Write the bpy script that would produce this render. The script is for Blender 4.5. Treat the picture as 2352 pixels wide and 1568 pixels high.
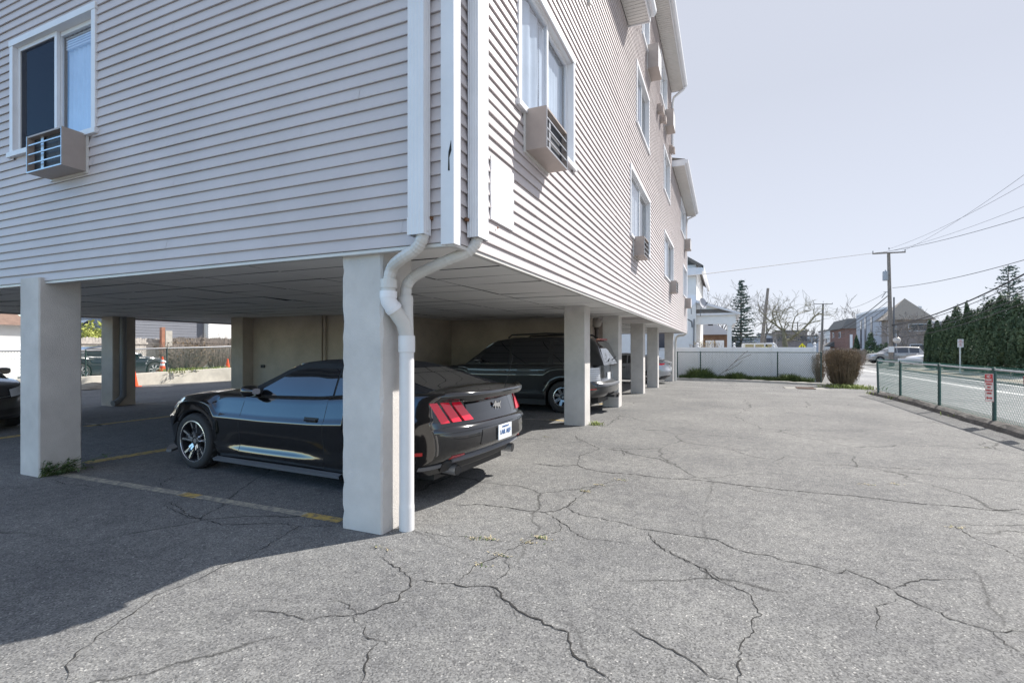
import bpy, math, random
import numpy as np
from mathutils import Vector
R = math.radians
scene = bpy.context.scene
for _o in list(bpy.data.objects): bpy.data.objects.remove(_o)

# ------------------------------------------------------------------ camera, sky, sun, exposure
YAW = R(23.24); FPX = 1141.0; HOR = 800.0; CXP = 1176.0; CZ = 1.5      # photo measured at 2352 x 1568
S_, C_ = math.sin(YAW), math.cos(YAW)
cd = bpy.data.cameras.new('camera'); cam = bpy.data.objects.new('camera', cd)
scene.collection.objects.link(cam)
cam.location = (0, 0, CZ); cam.rotation_euler = (R(90), 0, YAW)
cd.sensor_width = 36; cd.lens = 36 * FPX / 2352; cd.shift_y = (HOR - 784) / 2352
cd.clip_start = .05; cd.clip_end = 3000
scene.camera = cam

SUN_AZ, SUN_EL = R(39), R(45.5)          # azimuth from +Y towards +X
world = bpy.data.worlds.new('World'); scene.world = world; world.use_nodes = True
wn = world.node_tree.nodes; wl = world.node_tree.links; wn.clear()
sky = wn.new('ShaderNodeTexSky'); sky.sky_type = 'NISHITA'; sky.sun_disc = False
sky.sun_elevation = SUN_EL; sky.sun_rotation = SUN_AZ
sky.air_density = 1.0; sky.dust_density = .25; sky.ozone_density = 1.6
bg = wn.new('ShaderNodeBackground'); bg.inputs['Strength'].default_value = .15
hz = wn.new('ShaderNodeMix'); hz.data_type = 'RGBA'; hz.inputs[7].default_value = (2.33, 2.42, 2.72, 1)   # thin high haze, denser towards the sun
wtc = wn.new('ShaderNodeTexCoord'); wdp = wn.new('ShaderNodeVectorMath'); wdp.operation = 'DOT_PRODUCT'
wdp.inputs[1].default_value = (math.sin(SUN_AZ) * math.cos(SUN_EL), math.cos(SUN_AZ) * math.cos(SUN_EL), math.sin(SUN_EL))
wmr = wn.new('ShaderNodeMapRange'); wmr.inputs[1].default_value = -.5; wmr.inputs[2].default_value = .35; wmr.inputs[3].default_value = .10; wmr.inputs[4].default_value = .97
wsx = wn.new('ShaderNodeSeparateXYZ'); wl.new(wtc.outputs['Generated'], wsx.inputs[0])
whz = wn.new('ShaderNodeMapRange'); whz.inputs[1].default_value = 0; whz.inputs[2].default_value = .42; whz.inputs[3].default_value = 1.22; whz.inputs[4].default_value = 1.0   # haze is brightest low down
wl.new(wsx.outputs['Z'], whz.inputs[0]); wsc = wn.new('ShaderNodeVectorMath'); wsc.operation = 'SCALE'; wsc.inputs[0].default_value = (2.33, 2.42, 2.72); wl.new(whz.outputs[0], wsc.inputs['Scale']); wl.new(wsc.outputs[0], hz.inputs[7])
wl.new(wtc.outputs['Generated'], wdp.inputs[0]); wl.new(wdp.outputs['Value'], wmr.inputs[0]); wl.new(wmr.outputs[0], hz.inputs[0])
wo = wn.new('ShaderNodeOutputWorld')
hsv = wn.new('ShaderNodeHueSaturation'); hsv.inputs['Saturation'].default_value = 1.35; hsv.inputs['Value'].default_value = 1.25
wl.new(sky.outputs[0], hsv.inputs['Color']); wl.new(hsv.outputs[0], hz.inputs[6]); wl.new(hz.outputs[2], bg.inputs[0]); wl.new(bg.outputs[0], wo.inputs[0])
sd = bpy.data.lights.new('sun', 'SUN'); sd.energy = 4.3; sd.angle = R(.53); sd.color = (1, .95, .88)
sun = bpy.data.objects.new('sun', sd); scene.collection.objects.link(sun)
sdir = Vector((math.sin(SUN_AZ) * math.cos(SUN_EL), math.cos(SUN_AZ) * math.cos(SUN_EL), math.sin(SUN_EL)))
sun.rotation_euler = sdir.to_track_quat('Z', 'Y').to_euler()
sun.location = sdir * 60
scene.view_settings.view_transform = 'Standard'; scene.view_settings.look = 'None'
scene.view_settings.exposure = 0.95; scene.view_settings.gamma = 1
scene.view_settings.use_curve_mapping = False
scene.cycles.diffuse_bounces = 8; scene.cycles.max_bounces = 14

# ------------------------------------------------------------------ measuring helpers (photo measurement -> point in the place)
def rr(px): return (px - CXP) / FPX
def at(px, py, z):
    x = rr(px) * z
    return Vector((x * C_ - z * S_, x * S_ + z * C_, CZ + (HOR - py) * z / FPX))
def onX(px, py, X): return at(px, py, X / (rr(px) * C_ - S_))
def onY(px, py, Y): return at(px, py, Y / (rr(px) * S_ + C_))
def onZ(px, py, Z=0.0): return at(px, py, (CZ - Z) * FPX / (py - HOR))
def sm(t):
    t = max(0., min(1., t)); return t * t * (3 - 2 * t)
def G(x, y):                                     # height of the ground
    g = -.21 * sm((y - 16) / 11)
    g += -.10 * sm((x - 4.3) / 2.0) * (1 - .5 * sm((y - 18) / 8))
    return g
rng = random.Random(7)

# ------------------------------------------------------------------ object helpers
OFF = {}
def tag(o, label=None, cat=None, group=None, kind=None):
    if label: o['label'] = label
    if cat: o['category'] = cat
    if group: o['group'] = group
    if kind: o['kind'] = kind
    return o
def thing(name, label, cat, loc=(0, 0, 0), rz=0.0, group=None):
    o = bpy.data.objects.new(name, None); o.empty_display_size = .3
    scene.collection.objects.link(o); o.location = loc; o.rotation_euler = (0, 0, rz)
    OFF[o.name] = Vector(loc) if rz == 0 else Vector((0, 0, 0))
    return tag(o, label, cat, group)
def off_of(o):
    return OFF.get(o.name, Vector((0, 0, 0))) if o else Vector((0, 0, 0))
class MB:
    def __init__(s): s.v = []; s.f = []; s.m = []
    def add(s, vs, fs, m=0):
        b = len(s.v); s.v += [tuple(p) for p in vs]; s.f += [tuple(i + b for i in f) for f in fs]; s.m += [m] * len(fs); return s
    def quad(s, a, b, c, d, m=0): return s.add([a, b, c, d], [(0, 1, 2, 3)], m)
    def box(s, x0, x1, y0, y1, z0, z1, m=0):
        v = [(x0,y0,z0),(x1,y0,z0),(x1,y1,z0),(x0,y1,z0),(x0,y0,z1),(x1,y0,z1),(x1,y1,z1),(x0,y1,z1)]
        return s.add(v, [(3,2,1,0),(4,5,6,7),(0,1,5,4),(1,2,6,5),(2,3,7,6),(3,0,4,7)], m)
    def obox(s, c, ux, uy, uz, m=0):                 # oriented box: centre and half vectors
        c, ux, uy, uz = Vector(c), Vector(ux), Vector(uy), Vector(uz)
        v = [c-ux-uy-uz, c+ux-uy-uz, c+ux+uy-uz, c-ux+uy-uz, c-ux-uy+uz, c+ux-uy+uz, c+ux+uy+uz, c-ux+uy+uz]
        return s.add(v, [(3,2,1,0),(4,5,6,7),(0,1,5,4),(1,2,6,5),(2,3,7,6),(3,0,4,7)], m)
    def grid(s, rows, m=0, close=False):
        n = len(rows[0]); vs = [p for r in rows for p in r]; fs = []
        for i in range(len(rows) - 1):
            for j in range(n - 1 + (1 if close else 0)):
                k = (j + 1) % n
                fs.append((i*n+j, i*n+k, (i+1)*n+k, (i+1)*n+j))
        return s.add(vs, fs, m)
    def tube(s, pts, rad, n=8, m=0, cap=True):
        pts = [Vector(p) for p in pts]; k = len(pts)
        rad = [rad] * k if not hasattr(rad, '__len__') else rad
        up = None; rows = []
        for i in range(k):
            t = (pts[min(i+1, k-1)] - pts[max(i-1, 0)])
            if t.length < 1e-9: t = Vector((0, 0, 1))
            t.normalize()
            if up is None:
                up = Vector((0, 0, 1)) if abs(t.z) < .9 else Vector((1, 0, 0))
            a = t.cross(up)
            if a.length < 1e-6: a = t.cross(Vector((0, 1, 0)))
            a.normalize(); b = a.cross(t); up = b.copy()
            r = rad[i]
            if hasattr(r, '__len__'): ra, rb = r
            else: ra = rb = r
            rows.append([pts[i] + a * (math.cos(2*math.pi*j/n) * ra) + b * (math.sin(2*math.pi*j/n) * rb) for j in range(n)])
        s.grid(rows, m, close=True)
        if cap and n > 2:
            s.add(rows[0], [tuple(range(n))[::-1]], m); s.add(rows[-1], [tuple(range(n))], m)
        return s
    def prism(s, poly, d, m=0):                      # poly: 3-D points (planar), d: extrusion vector
        n = len(poly); d = Vector(d); a = [Vector(p) for p in poly]; b = [p + d for p in a]
        fs = [tuple(range(n))[::-1], tuple(range(n, 2*n))] + [(i, (i+1) % n, n + (i+1) % n, n + i) for i in range(n)]
        return s.add(a + b, fs, m)
    def lathe(s, prof, n=24, c=(0,0,0), axis='z', m=0):
        rows = []
        for r, h in prof:
            row = []
            for j in range(n):
                a = 2*math.pi*j/n; p, q = r*math.cos(a), r*math.sin(a)
                row.append({'z': (c[0]+p, c[1]+q, c[2]+h), 'y': (c[0]+p, c[1]+h, c[2]+q), 'x': (c[0]+h, c[1]+p, c[2]+q)}[axis])
            rows.append(row)
        return s.grid(rows, m, close=True)
    def build(s, name, mats, parent=None, smooth=False, world=True, bevel=0, recalc=False):
        me = bpy.data.meshes.new(name)
        o = off_of(parent) if world else Vector((0, 0, 0))
        me.from_pydata([(p[0]-o.x, p[1]-o.y, p[2]-o.z) for p in s.v], [], s.f)
        if not isinstance(mats, (list, tuple)): mats = [mats]
        for mm in mats: me.materials.append(mm)
        if len(mats) > 1: me.polygons.foreach_set('material_index', s.m)
        if smooth: me.polygons.foreach_set('use_smooth', [True] * len(s.f))
        if recalc:
            import bmesh
            bm = bmesh.new(); bm.from_mesh(me); bmesh.ops.remove_doubles(bm, verts=bm.verts, dist=1e-5)
            bmesh.ops.recalc_face_normals(bm, faces=bm.faces); bm.to_mesh(me); bm.free()
        me.update()
        ob = bpy.data.objects.new(name, me); scene.collection.objects.link(ob)
        if parent: ob.parent = parent; OFF[ob.name] = off_of(parent)
        if bevel:
            b = ob.modifiers.new('bevel', 'BEVEL'); b.width = bevel; b.segments = 2; b.limit_method = 'ANGLE'
        return ob
def copy_tree(o, parent=None):
    c = o.copy(); scene.collection.objects.link(c)
    if parent: c.parent = parent
    for ch in list(o.children): copy_tree(ch, c)
    return c
def text_mesh(body, size, align='CENTER', extrude=.002):
    cu = bpy.data.curves.new('lettering', 'FONT'); cu.body = body; cu.size = size; cu.align_x = align; cu.align_y = 'CENTER'; cu.extrude = extrude
    t = bpy.data.objects.new('lettering', cu); scene.collection.objects.link(t)
    dg = bpy.context.evaluated_depsgraph_get()
    me = t.evaluated_get(dg).to_mesh()
    v = [tuple(p.co) for p in me.vertices]; f = [tuple(p.vertices) for p in me.polygons]
    t.evaluated_get(dg).to_mesh_clear(); bpy.data.objects.remove(t)
    return v, f
def add_text(mb, body, size, org, ux, uy, m=0, align='CENTER', bold=0):
    v, f = text_mesh(body, size, align)
    org, ux, uy = Vector(org), Vector(ux).normalized(), Vector(uy).normalized(); un = ux.cross(uy)
    mb.add([org + ux*p[0] + uy*p[1] + un*(p[2]+.002) for p in v], f, m)

# ------------------------------------------------------------------ materials
def mat(name, col, rough=.6, metal=0., var=.0, vscale=4., bump=0., bscale=60., coat=0., spec=.5, var2=None, trans=0.):
    m = bpy.data.materials.new(name); m.use_nodes = True
    nt = m.node_tree; p = nt.nodes['Principled BSDF']
    p.inputs['Base Color'].default_value = (*col, 1); p.inputs['Roughness'].default_value = rough
    p.inputs['Metallic'].default_value = metal; p.inputs['Specular IOR Level'].default_value = spec
    if coat: p.inputs['Coat Weight'].default_value = coat; p.inputs['Coat Roughness'].default_value = .02
    if var or bump or var2:
        tc = nt.nodes.new('ShaderNodeTexCoord')
    if var or var2:
        n = nt.nodes.new('ShaderNodeTexNoise'); n.inputs['Scale'].default_value = vscale; n.inputs['Detail'].default_value = 6; n.inputs['Roughness'].default_value = .65
        cr = nt.nodes.new('ShaderNodeValToRGB')
        a = [max(0, c * (1 - var)) for c in col]; b = [min(1, c * (1 + var)) for c in col]
        if var2: b = var2; a = col
        cr.color_ramp.elements[0].position = .35; cr.color_ramp.elements[1].position = .68
        cr.color_ramp.elements[0].color = (*a, 1); cr.color_ramp.elements[1].color = (*b, 1)
        nt.links.new(tc.outputs['Object'], n.inputs['Vector']); nt.links.new(n.outputs['Fac'], cr.inputs[0]); nt.links.new(cr.outputs[0], p.inputs['Base Color'])
    if bump:
        n2 = nt.nodes.new('ShaderNodeTexNoise'); n2.inputs['Scale'].default_value = bscale; n2.inputs['Detail'].default_value = 4
        bp = nt.nodes.new('ShaderNodeBump'); bp.inputs['Strength'].default_value = bump; bp.inputs['Distance'].default_value = .02
        nt.links.new(tc.outputs['Object'], n2.inputs['Vector']); nt.links.new(n2.outputs['Fac'], bp.inputs['Height']); nt.links.new(bp.outputs[0], p.inputs['Normal'])
    return m
def glass_mat(name, tint=(.9,.95,1.), refl=.25, rough=.02):
    m = bpy.data.materials.new(name); m.use_nodes = True; nt = m.node_tree; nt.nodes.clear()
    tr = nt.nodes.new('ShaderNodeBsdfTransparent'); tr.inputs[0].default_value = (*tint, 1)
    gl = nt.nodes.new('ShaderNodeBsdfGlossy'); gl.inputs['Roughness'].default_value = rough
    lw = nt.nodes.new('ShaderNodeLayerWeight'); lw.inputs[0].default_value = .5
    pw = nt.nodes.new('ShaderNodeMath'); pw.operation = 'POWER'; pw.inputs[1].default_value = 3.
    ma = nt.nodes.new('ShaderNodeMath'); ma.operation = 'MULTIPLY_ADD'; ma.inputs[1].default_value = .8; ma.inputs[2].default_value = refl; ma.use_clamp = True
    nt.links.new(lw.outputs['Facing'], pw.inputs[0]); nt.links.new(pw.outputs[0], ma.inputs[0])
    mx = nt.nodes.new('ShaderNodeMixShader'); out = nt.nodes.new('ShaderNodeOutputMaterial')
    nt.links.new(ma.outputs[0], mx.inputs[0]); nt.links.new(tr.outputs[0], mx.inputs[1]); nt.links.new(gl.outputs[0], mx.inputs[2]); nt.links.new(mx.outputs[0], out.inputs[0])
    return m
def screen_mat(name, col, cover):
    m = bpy.data.materials.new(name); m.use_nodes = True; nt = m.node_tree; nt.nodes.clear()
    tr = nt.nodes.new('ShaderNodeBsdfTransparent'); df = nt.nodes.new('ShaderNodeBsdfDiffuse'); df.inputs[0].default_value = (*col, 1)
    mx = nt.nodes.new('ShaderNodeMixShader'); mx.inputs[0].default_value = cover; out = nt.nodes.new('ShaderNodeOutputMaterial')
    nt.links.new(tr.outputs[0], mx.inputs[1]); nt.links.new(df.outputs[0], mx.inputs[2]); nt.links.new(mx.outputs[0], out.inputs[0]); return m
def asphalt_mat(name, base, dark, light, crack=.0, fine=260., patch=.6):
    m = bpy.data.materials.new(name); m.use_nodes = True; nt = m.node_tree; N = nt.nodes; L = nt.links
    p = N['Principled BSDF']; p.inputs['Roughness'].default_value = .9; p.inputs['Specular IOR Level'].default_value = .25
    tc = N.new('ShaderNodeTexCoord'); co = tc.outputs['Object']
    vo = N.new('ShaderNodeTexVoronoi'); vo.inputs['Scale'].default_value = fine * .46; L.new(co, vo.inputs['Vector'])
    r1 = N.new('ShaderNodeValToRGB'); L.new(vo.outputs['Color'], r1.inputs[0]); e = r1.color_ramp.elements
    e[0].position = .0; e[0].color = (*dark, 1); e[1].position = 1.; e[1].color = (*light, 1)
    k = r1.color_ramp.elements.new(.5); k.color = (*base, 1); k2 = r1.color_ramp.elements.new(.86); k2.color = tuple(min(1, c*1.4) for c in base) + (1,)
    n1 = N.new('ShaderNodeTexNoise'); n1.inputs['Scale'].default_value = patch; n1.inputs['Detail'].default_value = 7; n1.inputs['Roughness'].default_value = .6; L.new(co, n1.inputs['Vector'])
    r2 = N.new('ShaderNodeValToRGB'); L.new(n1.outputs['Fac'], r2.inputs[0]); e = r2.color_ramp.elements
    e[0].position = .3; e[0].color = (.74, .74, .75, 1); e[1].position = .7; e[1].color = (1.15, 1.14, 1.11, 1)
    mx = N.new('ShaderNodeMix'); mx.data_type = 'RGBA'; mx.blend_type = 'MULTIPLY'; mx.inputs[0].default_value = 1
    L.new(r1.outputs[0], mx.inputs[6]); L.new(r2.outputs[0], mx.inputs[7])
    n3 = N.new('ShaderNodeTexNoise'); n3.inputs['Scale'].default_value = 9; n3.inputs['Detail'].default_value = 6; L.new(co, n3.inputs['Vector'])
    r3 = N.new('ShaderNodeValToRGB'); L.new(n3.outputs['Fac'], r3.inputs[0]); e = r3.color_ramp.elements
    e[0].position = .35; e[0].color = (.86, .86, .87, 1); e[1].position = .65; e[1].color = (1.08, 1.08, 1.07, 1)
    m2 = N.new('ShaderNodeMix'); m2.data_type = 'RGBA'; m2.blend_type = 'MULTIPLY'; m2.inputs[0].default_value = 1
    L.new(mx.outputs[2], m2.inputs[6]); L.new(r3.outputs[0], m2.inputs[7])
    last = m2.outputs[2]
    if crack:                                        # fine random crazing of old asphalt
        nz = N.new('ShaderNodeTexNoise'); nz.inputs['Scale'].default_value = 2.4; nz.inputs['Detail'].default_value = 8; L.new(co, nz.inputs['Vector'])
        ad = N.new('ShaderNodeMix'); ad.data_type = 'VECTOR'; ad.inputs[0].default_value = .22; L.new(co, ad.inputs[4]); L.new(nz.outputs['Color'], ad.inputs[5])
        vc = N.new('ShaderNodeTexVoronoi'); vc.feature = 'DISTANCE_TO_EDGE'; vc.inputs['Scale'].default_value = .62; L.new(ad.outputs[1], vc.inputs['Vector'])
        rc = N.new('ShaderNodeValToRGB'); L.new(vc.outputs['Distance'], rc.inputs[0]); e = rc.color_ramp.elements
        e[0].position = 0; e[0].color = (crack, crack, crack, 1); e[1].position = .008; e[1].color = (1, 1, 1, 1)
        nm = N.new('ShaderNodeTexNoise'); nm.inputs['Scale'].default_value = .55; nm.inputs['Detail'].default_value = 3; L.new(co, nm.inputs['Vector'])
        rm = N.new('ShaderNodeValToRGB'); L.new(nm.outputs['Fac'], rm.inputs[0]); rm.color_ramp.elements[0].position = .42; rm.color_ramp.elements[1].position = .54
        m3 = N.new('ShaderNodeMix'); m3.data_type = 'RGBA'; m3.blend_type = 'MULTIPLY'; L.new(rm.outputs[0], m3.inputs[0]); L.new(last, m3.inputs[6]); L.new(rc.outputs[0], m3.inputs[7])
        last = m3.outputs[2]
    if crack:                                        # old oil drips and damp patches
        ns = N.new('ShaderNodeTexNoise'); ns.inputs['Scale'].default_value = 1.7; ns.inputs['Detail'].default_value = 5; ns.inputs['Roughness'].default_value = .7; L.new(co, ns.inputs['Vector'])
        rs = N.new('ShaderNodeValToRGB'); L.new(ns.outputs['Fac'], rs.inputs[0]); e = rs.color_ramp.elements
        e[0].position = .58; e[0].color = (1, 1, 1, 1); e[1].position = .74; e[1].color = (.72, .72, .73, 1)
        m4 = N.new('ShaderNodeMix'); m4.data_type = 'RGBA'; m4.blend_type = 'MULTIPLY'; m4.inputs[0].default_value = 1; L.new(last, m4.inputs[6]); L.new(rs.outputs[0], m4.inputs[7]); last = m4.outputs[2]
    L.new(last, p.inputs['Base Color'])
    nb = N.new('ShaderNodeTexNoise'); nb.inputs['Scale'].default_value = fine * .30; nb.inputs['Detail'].default_value = 4; L.new(co, nb.inputs['Vector'])
    bp = N.new('ShaderNodeBump'); bp.inputs['Strength'].default_value = .6; bp.inputs['Distance'].default_value = .009
    L.new(nb.outputs['Fac'], bp.inputs['Height']); L.new(bp.outputs[0], p.inputs['Normal'])
    return m
def wall_stain_mat(name, col, stain, rough=.75, vs=1.3):
    m = mat(name, col, rough, var=.07, vscale=vs, bump=.25, bscale=90)
    return m
M = dict(
    asphalt=asphalt_mat('old_asphalt', (.170,.171,.171), (.065,.066,.068), (.50,.49,.47), crack=.35),
    road=asphalt_mat('road_asphalt', (.26,.265,.275), (.19,.19,.2), (.42,.42,.42), fine=160, patch=.25),
    crack=mat('crack_dirt', (.022,.021,.02), .95),
    concrete=mat('concrete', (.42,.40,.36), .85, var=.16, vscale=3, bump=.3),
    paint_white=mat('road_paint_white', (.75,.75,.74), .7, var=.1, vscale=6),
    siding=mat('vinyl_siding', (.55,.505,.508), .5, var=.06, vscale=.9),
    trim=mat('white_trim', (.72,.73,.76), .4, var=.04, vscale=3),
    pvc=mat('white_pipe', (.74,.74,.75), .35, var=.04, vscale=5),
    gutter=mat('gutter_beige', (.62,.61,.59), .4, var=.05, vscale=4),
    stucco=mat('stucco_column', (.58,.56,.54), .9, var=.10, vscale=2.2, bump=.35, bscale=120),
    block=mat('stucco_wall', (.46,.405,.34), .9, var=.14, vscale=1.4, bump=.4, bscale=80),
    soffit=mat('ceiling_tile', (.88,.87,.85), .8, var=.06, vscale=.8),
    dark=mat('dark_void', (.02,.02,.022), .9),
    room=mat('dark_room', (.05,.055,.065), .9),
    curtain=mat('curtain_cloth', (.62,.68,.76), .9, var=.1, vscale=2.5),
    screen=screen_mat('fly_screen', (.03,.035,.05), .62),
    ivory=mat('blind_cloth', (.70,.71,.74), .9, var=.05, vscale=2.5),
    glass=glass_mat('window_glass', refl=.16),
    acbox=mat('beige_metal', (.36,.31,.285), .5, var=.06, vscale=6),
    fins=mat('cooling_fins', (.05,.055,.065), .6, metal=.4, var=.2, vscale=30),
    steel=mat('galvanised_steel', (.5,.51,.53), .35, metal=.8, var=.1, vscale=10),
    greenwire=mat('green_coated_wire', (.03,.16,.13), .45),
    greywire=mat('grey_wire', (.16,.19,.18), .5, metal=.3),
    post_dark=mat('dark_green_post', (.035,.07,.065), .5),
    vinyl=mat('white_vinyl', (.80,.81,.84), .35, var=.02, vscale=2),
    shingle=mat('roof_shingle', (.16,.15,.14), .9, var=.2, vscale=12),
    shingle_tan=mat('tan_shingle', (.30,.26,.22), .9, var=.15, vscale=8),
    white_paint=mat('white_house_paint', (.78,.78,.77), .6, var=.03, vscale=3),
    brick=None, greywall=mat('grey_render', (.42,.43,.47), .85, var=.06, vscale=.6),
    wood=mat('weathered_wood', (.42,.39,.36), .85, var=.25, vscale=7),
    wood_shaded=mat('shaded_boards', (.13,.115,.105), .9, var=.3, vscale=7),  # fence boards with the shadow on them put into the colour
    pole=mat('pole_wood', (.23,.20,.175), .9, var=.25, vscale=5),
    cable=mat('black_cable', (.02,.02,.025), .6),
    bark=mat('grey_bark', (.20,.175,.155), .9, var=.25, vscale=5),
    twig=mat('brown_twigs', (.17,.125,.08), .9, var=.35, vscale=2.5),
    twig2=mat('pale_twigs', (.27,.225,.19), .9, var=.3, vscale=2),
    arbor=mat('arborvitae_leaf', (.04,.075,.038), .7, var2=(.11,.155,.07), vscale=1.6),
    spruce=mat('spruce_needles', (.04,.075,.065), .75, var2=(.10,.15,.13), vscale=1.1),
    grass=mat('weed_green', (.05,.085,.025), .8, var2=(.14,.19,.06), vscale=3),
    lush=mat('fresh_green', (.15,.2,.05), .8, var2=(.32,.36,.1), vscale=3),
    dry=mat('dry_grass', (.36,.31,.20), .9, var=.25, vscale=8),
    soil=mat('dirt', (.26,.23,.19), .95, var=.2, vscale=3, bump=.3),
    tyre=mat('tyre_rubber', (.028,.028,.03), .75, bump=.1, bscale=40),
    alloy=mat('alloy_silver', (.62,.63,.66), .25, metal=.9),
    alloy_dark=mat('alloy_dark', (.04,.042,.05), .35, metal=.5),
    chrome=mat('chrome', (.85,.86,.88), .08, metal=1),
    plastic=mat('black_plastic', (.02,.02,.022), .5),
    greyplastic=mat('grey_diffuser', (.13,.135,.15), .45),
    redlens=mat('red_lens', (.80,.015,.045), .12, coat=1),
    clearlens=mat('clear_lens', (.72,.74,.78), .1, coat=1),
    redrefl=mat('red_reflector', (.45,.04,.04), .2, coat=.6),
    plate=mat('plate_white', (.75,.78,.82), .35), plateblue=mat('plate_blue', (.07,.16,.36), .4),
    tint=mat('tinted_car_glass', (.012,.014,.018), .03, coat=1, spec=.8),
    orange=mat('cone_orange', (.85,.09,.02), .5, var=.05), cone_white=mat('cone_white', (.85,.85,.85), .4),
    signred=mat('sign_red', (.55,.03,.04), .45), signwhite=mat('sign_white', (.8,.8,.8), .4), signyellow=mat('sign_yellow', (.75,.68,.02), .45),
    signblack=mat('sign_black', (.02,.02,.02), .5),
)
def brick_mat():
    m = bpy.data.materials.new('red_brick'); m.use_nodes = True; nt = m.node_tree; p = nt.nodes['Principled BSDF']; p.inputs['Roughness'].default_value = .9
    tc = nt.nodes.new('ShaderNodeTexCoord'); b = nt.nodes.new('ShaderNodeTexBrick'); b.inputs['Scale'].default_value = 3
    mp = nt.nodes.new('ShaderNodeMapping'); mp.inputs['Rotation'].default_value = (R(90), 0, R(90))
    b.inputs['Color1'].default_value = (.25,.13,.105,1); b.inputs['Color2'].default_value = (.19,.10,.08,1); b.inputs['Mortar'].default_value = (.35,.3,.27,1); b.inputs['Mortar Size'].default_value = .02
    nt.links.new(tc.outputs['Object'], mp.inputs[0]); nt.links.new(mp.outputs[0], b.inputs['Vector']); nt.links.new(b.outputs[0], p.inputs['Base Color']); return m
M['brick'] = brick_mat()
def paint_mat(name, col, rough=.25, metal=0.):
    return mat(name, col, rough, metal=metal, coat=1, spec=.6)
def worn_paint(name, col, under, cut=.5, scale=14):
    m = bpy.data.materials.new(name); m.use_nodes = True; nt = m.node_tree; p = nt.nodes['Principled BSDF']; p.inputs['Roughness'].default_value = .85
    tc = nt.nodes.new('ShaderNodeTexCoord'); n = nt.nodes.new('ShaderNodeTexNoise'); n.inputs['Scale'].default_value = scale; n.inputs['Detail'].default_value = 8; n.inputs['Roughness'].default_value = .75
    cr = nt.nodes.new('ShaderNodeValToRGB'); cr.color_ramp.elements[0].position = cut - .05; cr.color_ramp.elements[1].position = cut + .07
    cr.color_ramp.elements[0].color = (*under, 1); cr.color_ramp.elements[1].color = (*col, 1)
    nt.links.new(tc.outputs['Object'], n.inputs['Vector']); nt.links.new(n.outputs['Fac'], cr.inputs[0]); nt.links.new(cr.outputs[0], p.inputs['Base Color']); return m
M['yellow'] = worn_paint('worn_yellow_paint', (.50,.35,.10), (.17,.155,.12), .46)
M['faded'] = worn_paint('faded_line_paint', (.40,.37,.29), (.2,.195,.185), .5)

# ------------------------------------------------------------------ ground, road, markings
def strip(name, pts_l, pts_r, dz, m, kind='structure'):
    mb = MB(); rows = [[(a[0], a[1], G(a[0], a[1]) + dz), (b[0], b[1], G(b[0], b[1]) + dz)] for a, b in zip(pts_l, pts_r)]
    mb.grid(rows); return tag(mb.build(name, m, recalc=False), kind=kind)
xs = sorted(set([-700,-350,-180,-100,-70] + list(np.arange(-50, -6, 2.)) + list(np.arange(-6, 20.1, .5)) + [24,30,40,60,100,180,350,700]))
ys = sorted(set([-300,-100,-40,-20,-10] + list(np.arange(-6, 40.1, .75)) + list(np.arange(44, 100, 6.)) + [120,160,240,400,800]))
g = MB(); g.grid([[(x, y, G(x, y)) for x in xs] for y in ys])
tag(g.build('ground', M['asphalt'], smooth=True), kind='structure')
yy = [-20,-8,0,4,8,11,14,16,18,20,22,24,26,28,30,34,40,50,60,80,110,150,220]
strip('road', [(5.75, y) for y in yy], [(12.7, y) for y in yy], .004, M['road'])
def line(x, w, y0, y1, name='road_line', m='paint_white', dz=.008):
    n = max(2, int((y1 - y0) / 2)); q = [y0 + (y1 - y0) * i / n for i in range(n + 1)]
    strip(name, [(x - w/2, y) for y in q], [(x + w/2, y) for y in q], dz, M[m])
line(6.98, .13, -10, 160); line(7.62, .13, -10, 160); line(10.12, .11, -10, 160); line(10.36, .11, -10, 160); line(12.45, .1, -10, 160)
# far verge and pavement
def slab(name, x0, x1, y0, y1, h, m, n=12):
    mb = MB(); q = [y0 + (y1 - y0) * i / n for i in range(n + 1)]
    for a, b in zip(q[:-1], q[1:]):
        pass
    rows = [[(x0, y, G(x0, y) - .05), (x0, y, G(x0, y) + h), (x1, y, G(x1, y) + h), (x1, y, G(x1, y) - .05)] for y in q]
    mb.grid(rows); mb.add(rows[0], [(0,1,2,3)]); mb.add(rows[-1], [(3,2,1,0)])
    return tag(mb.build(name, m), kind='structure')
slab('kerb', 12.72, 12.9, -10, 52, .12, M['concrete'], 20)
slab('verge', 12.9, 14.0, -10, 50, .11, M['soil'], 20)
slab('pavement', 14.0, 15.4, -10, 52, .12, M['concrete'], 20)
slab('hedge_bed', 15.4, 19, -10, 50, .11, M['soil'], 20)

# lot edge: asphalt berm under the green fence and a concrete kerb by the white fence
def berm(name, path, w, h, m, jit=.02):
    mb = MB(); rows = []; r_ = random.Random(3)
    pts = []
    for a, b in zip(path[:-1], path[1:]):
        k = max(1, int((Vector(b) - Vector(a)).length / .22))
        pts += [Vector(a).lerp(Vector(b), i / k) for i in range(k)]
    pts.append(Vector(path[-1]))
    for i, p in enumerate(pts):
        d = (pts[min(i+1, len(pts)-1)] - pts[max(i-1, 0)]).normalized(); nrm = Vector((d.y, -d.x))
        row = []
        for s, z in ((-.5,-.03),(-.42,.55),(-.2,.95),(.1,1),(.36,.8),(.5,-.03)):
            q = p + nrm * (s * w + r_.uniform(-jit, jit)); row.append((q.x, q.y, G(q.x, q.y) + h * z * (1 + r_.uniform(-.15, .12))))
        rows.append(row)
    mb.grid(rows); return tag(mb.build(name, m), kind='structure')
FX = 4.72
M['berm'] = mat('berm_asphalt', (.12,.112,.105), .95, var=.3, vscale=9, bump=.6, bscale=50)
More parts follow.
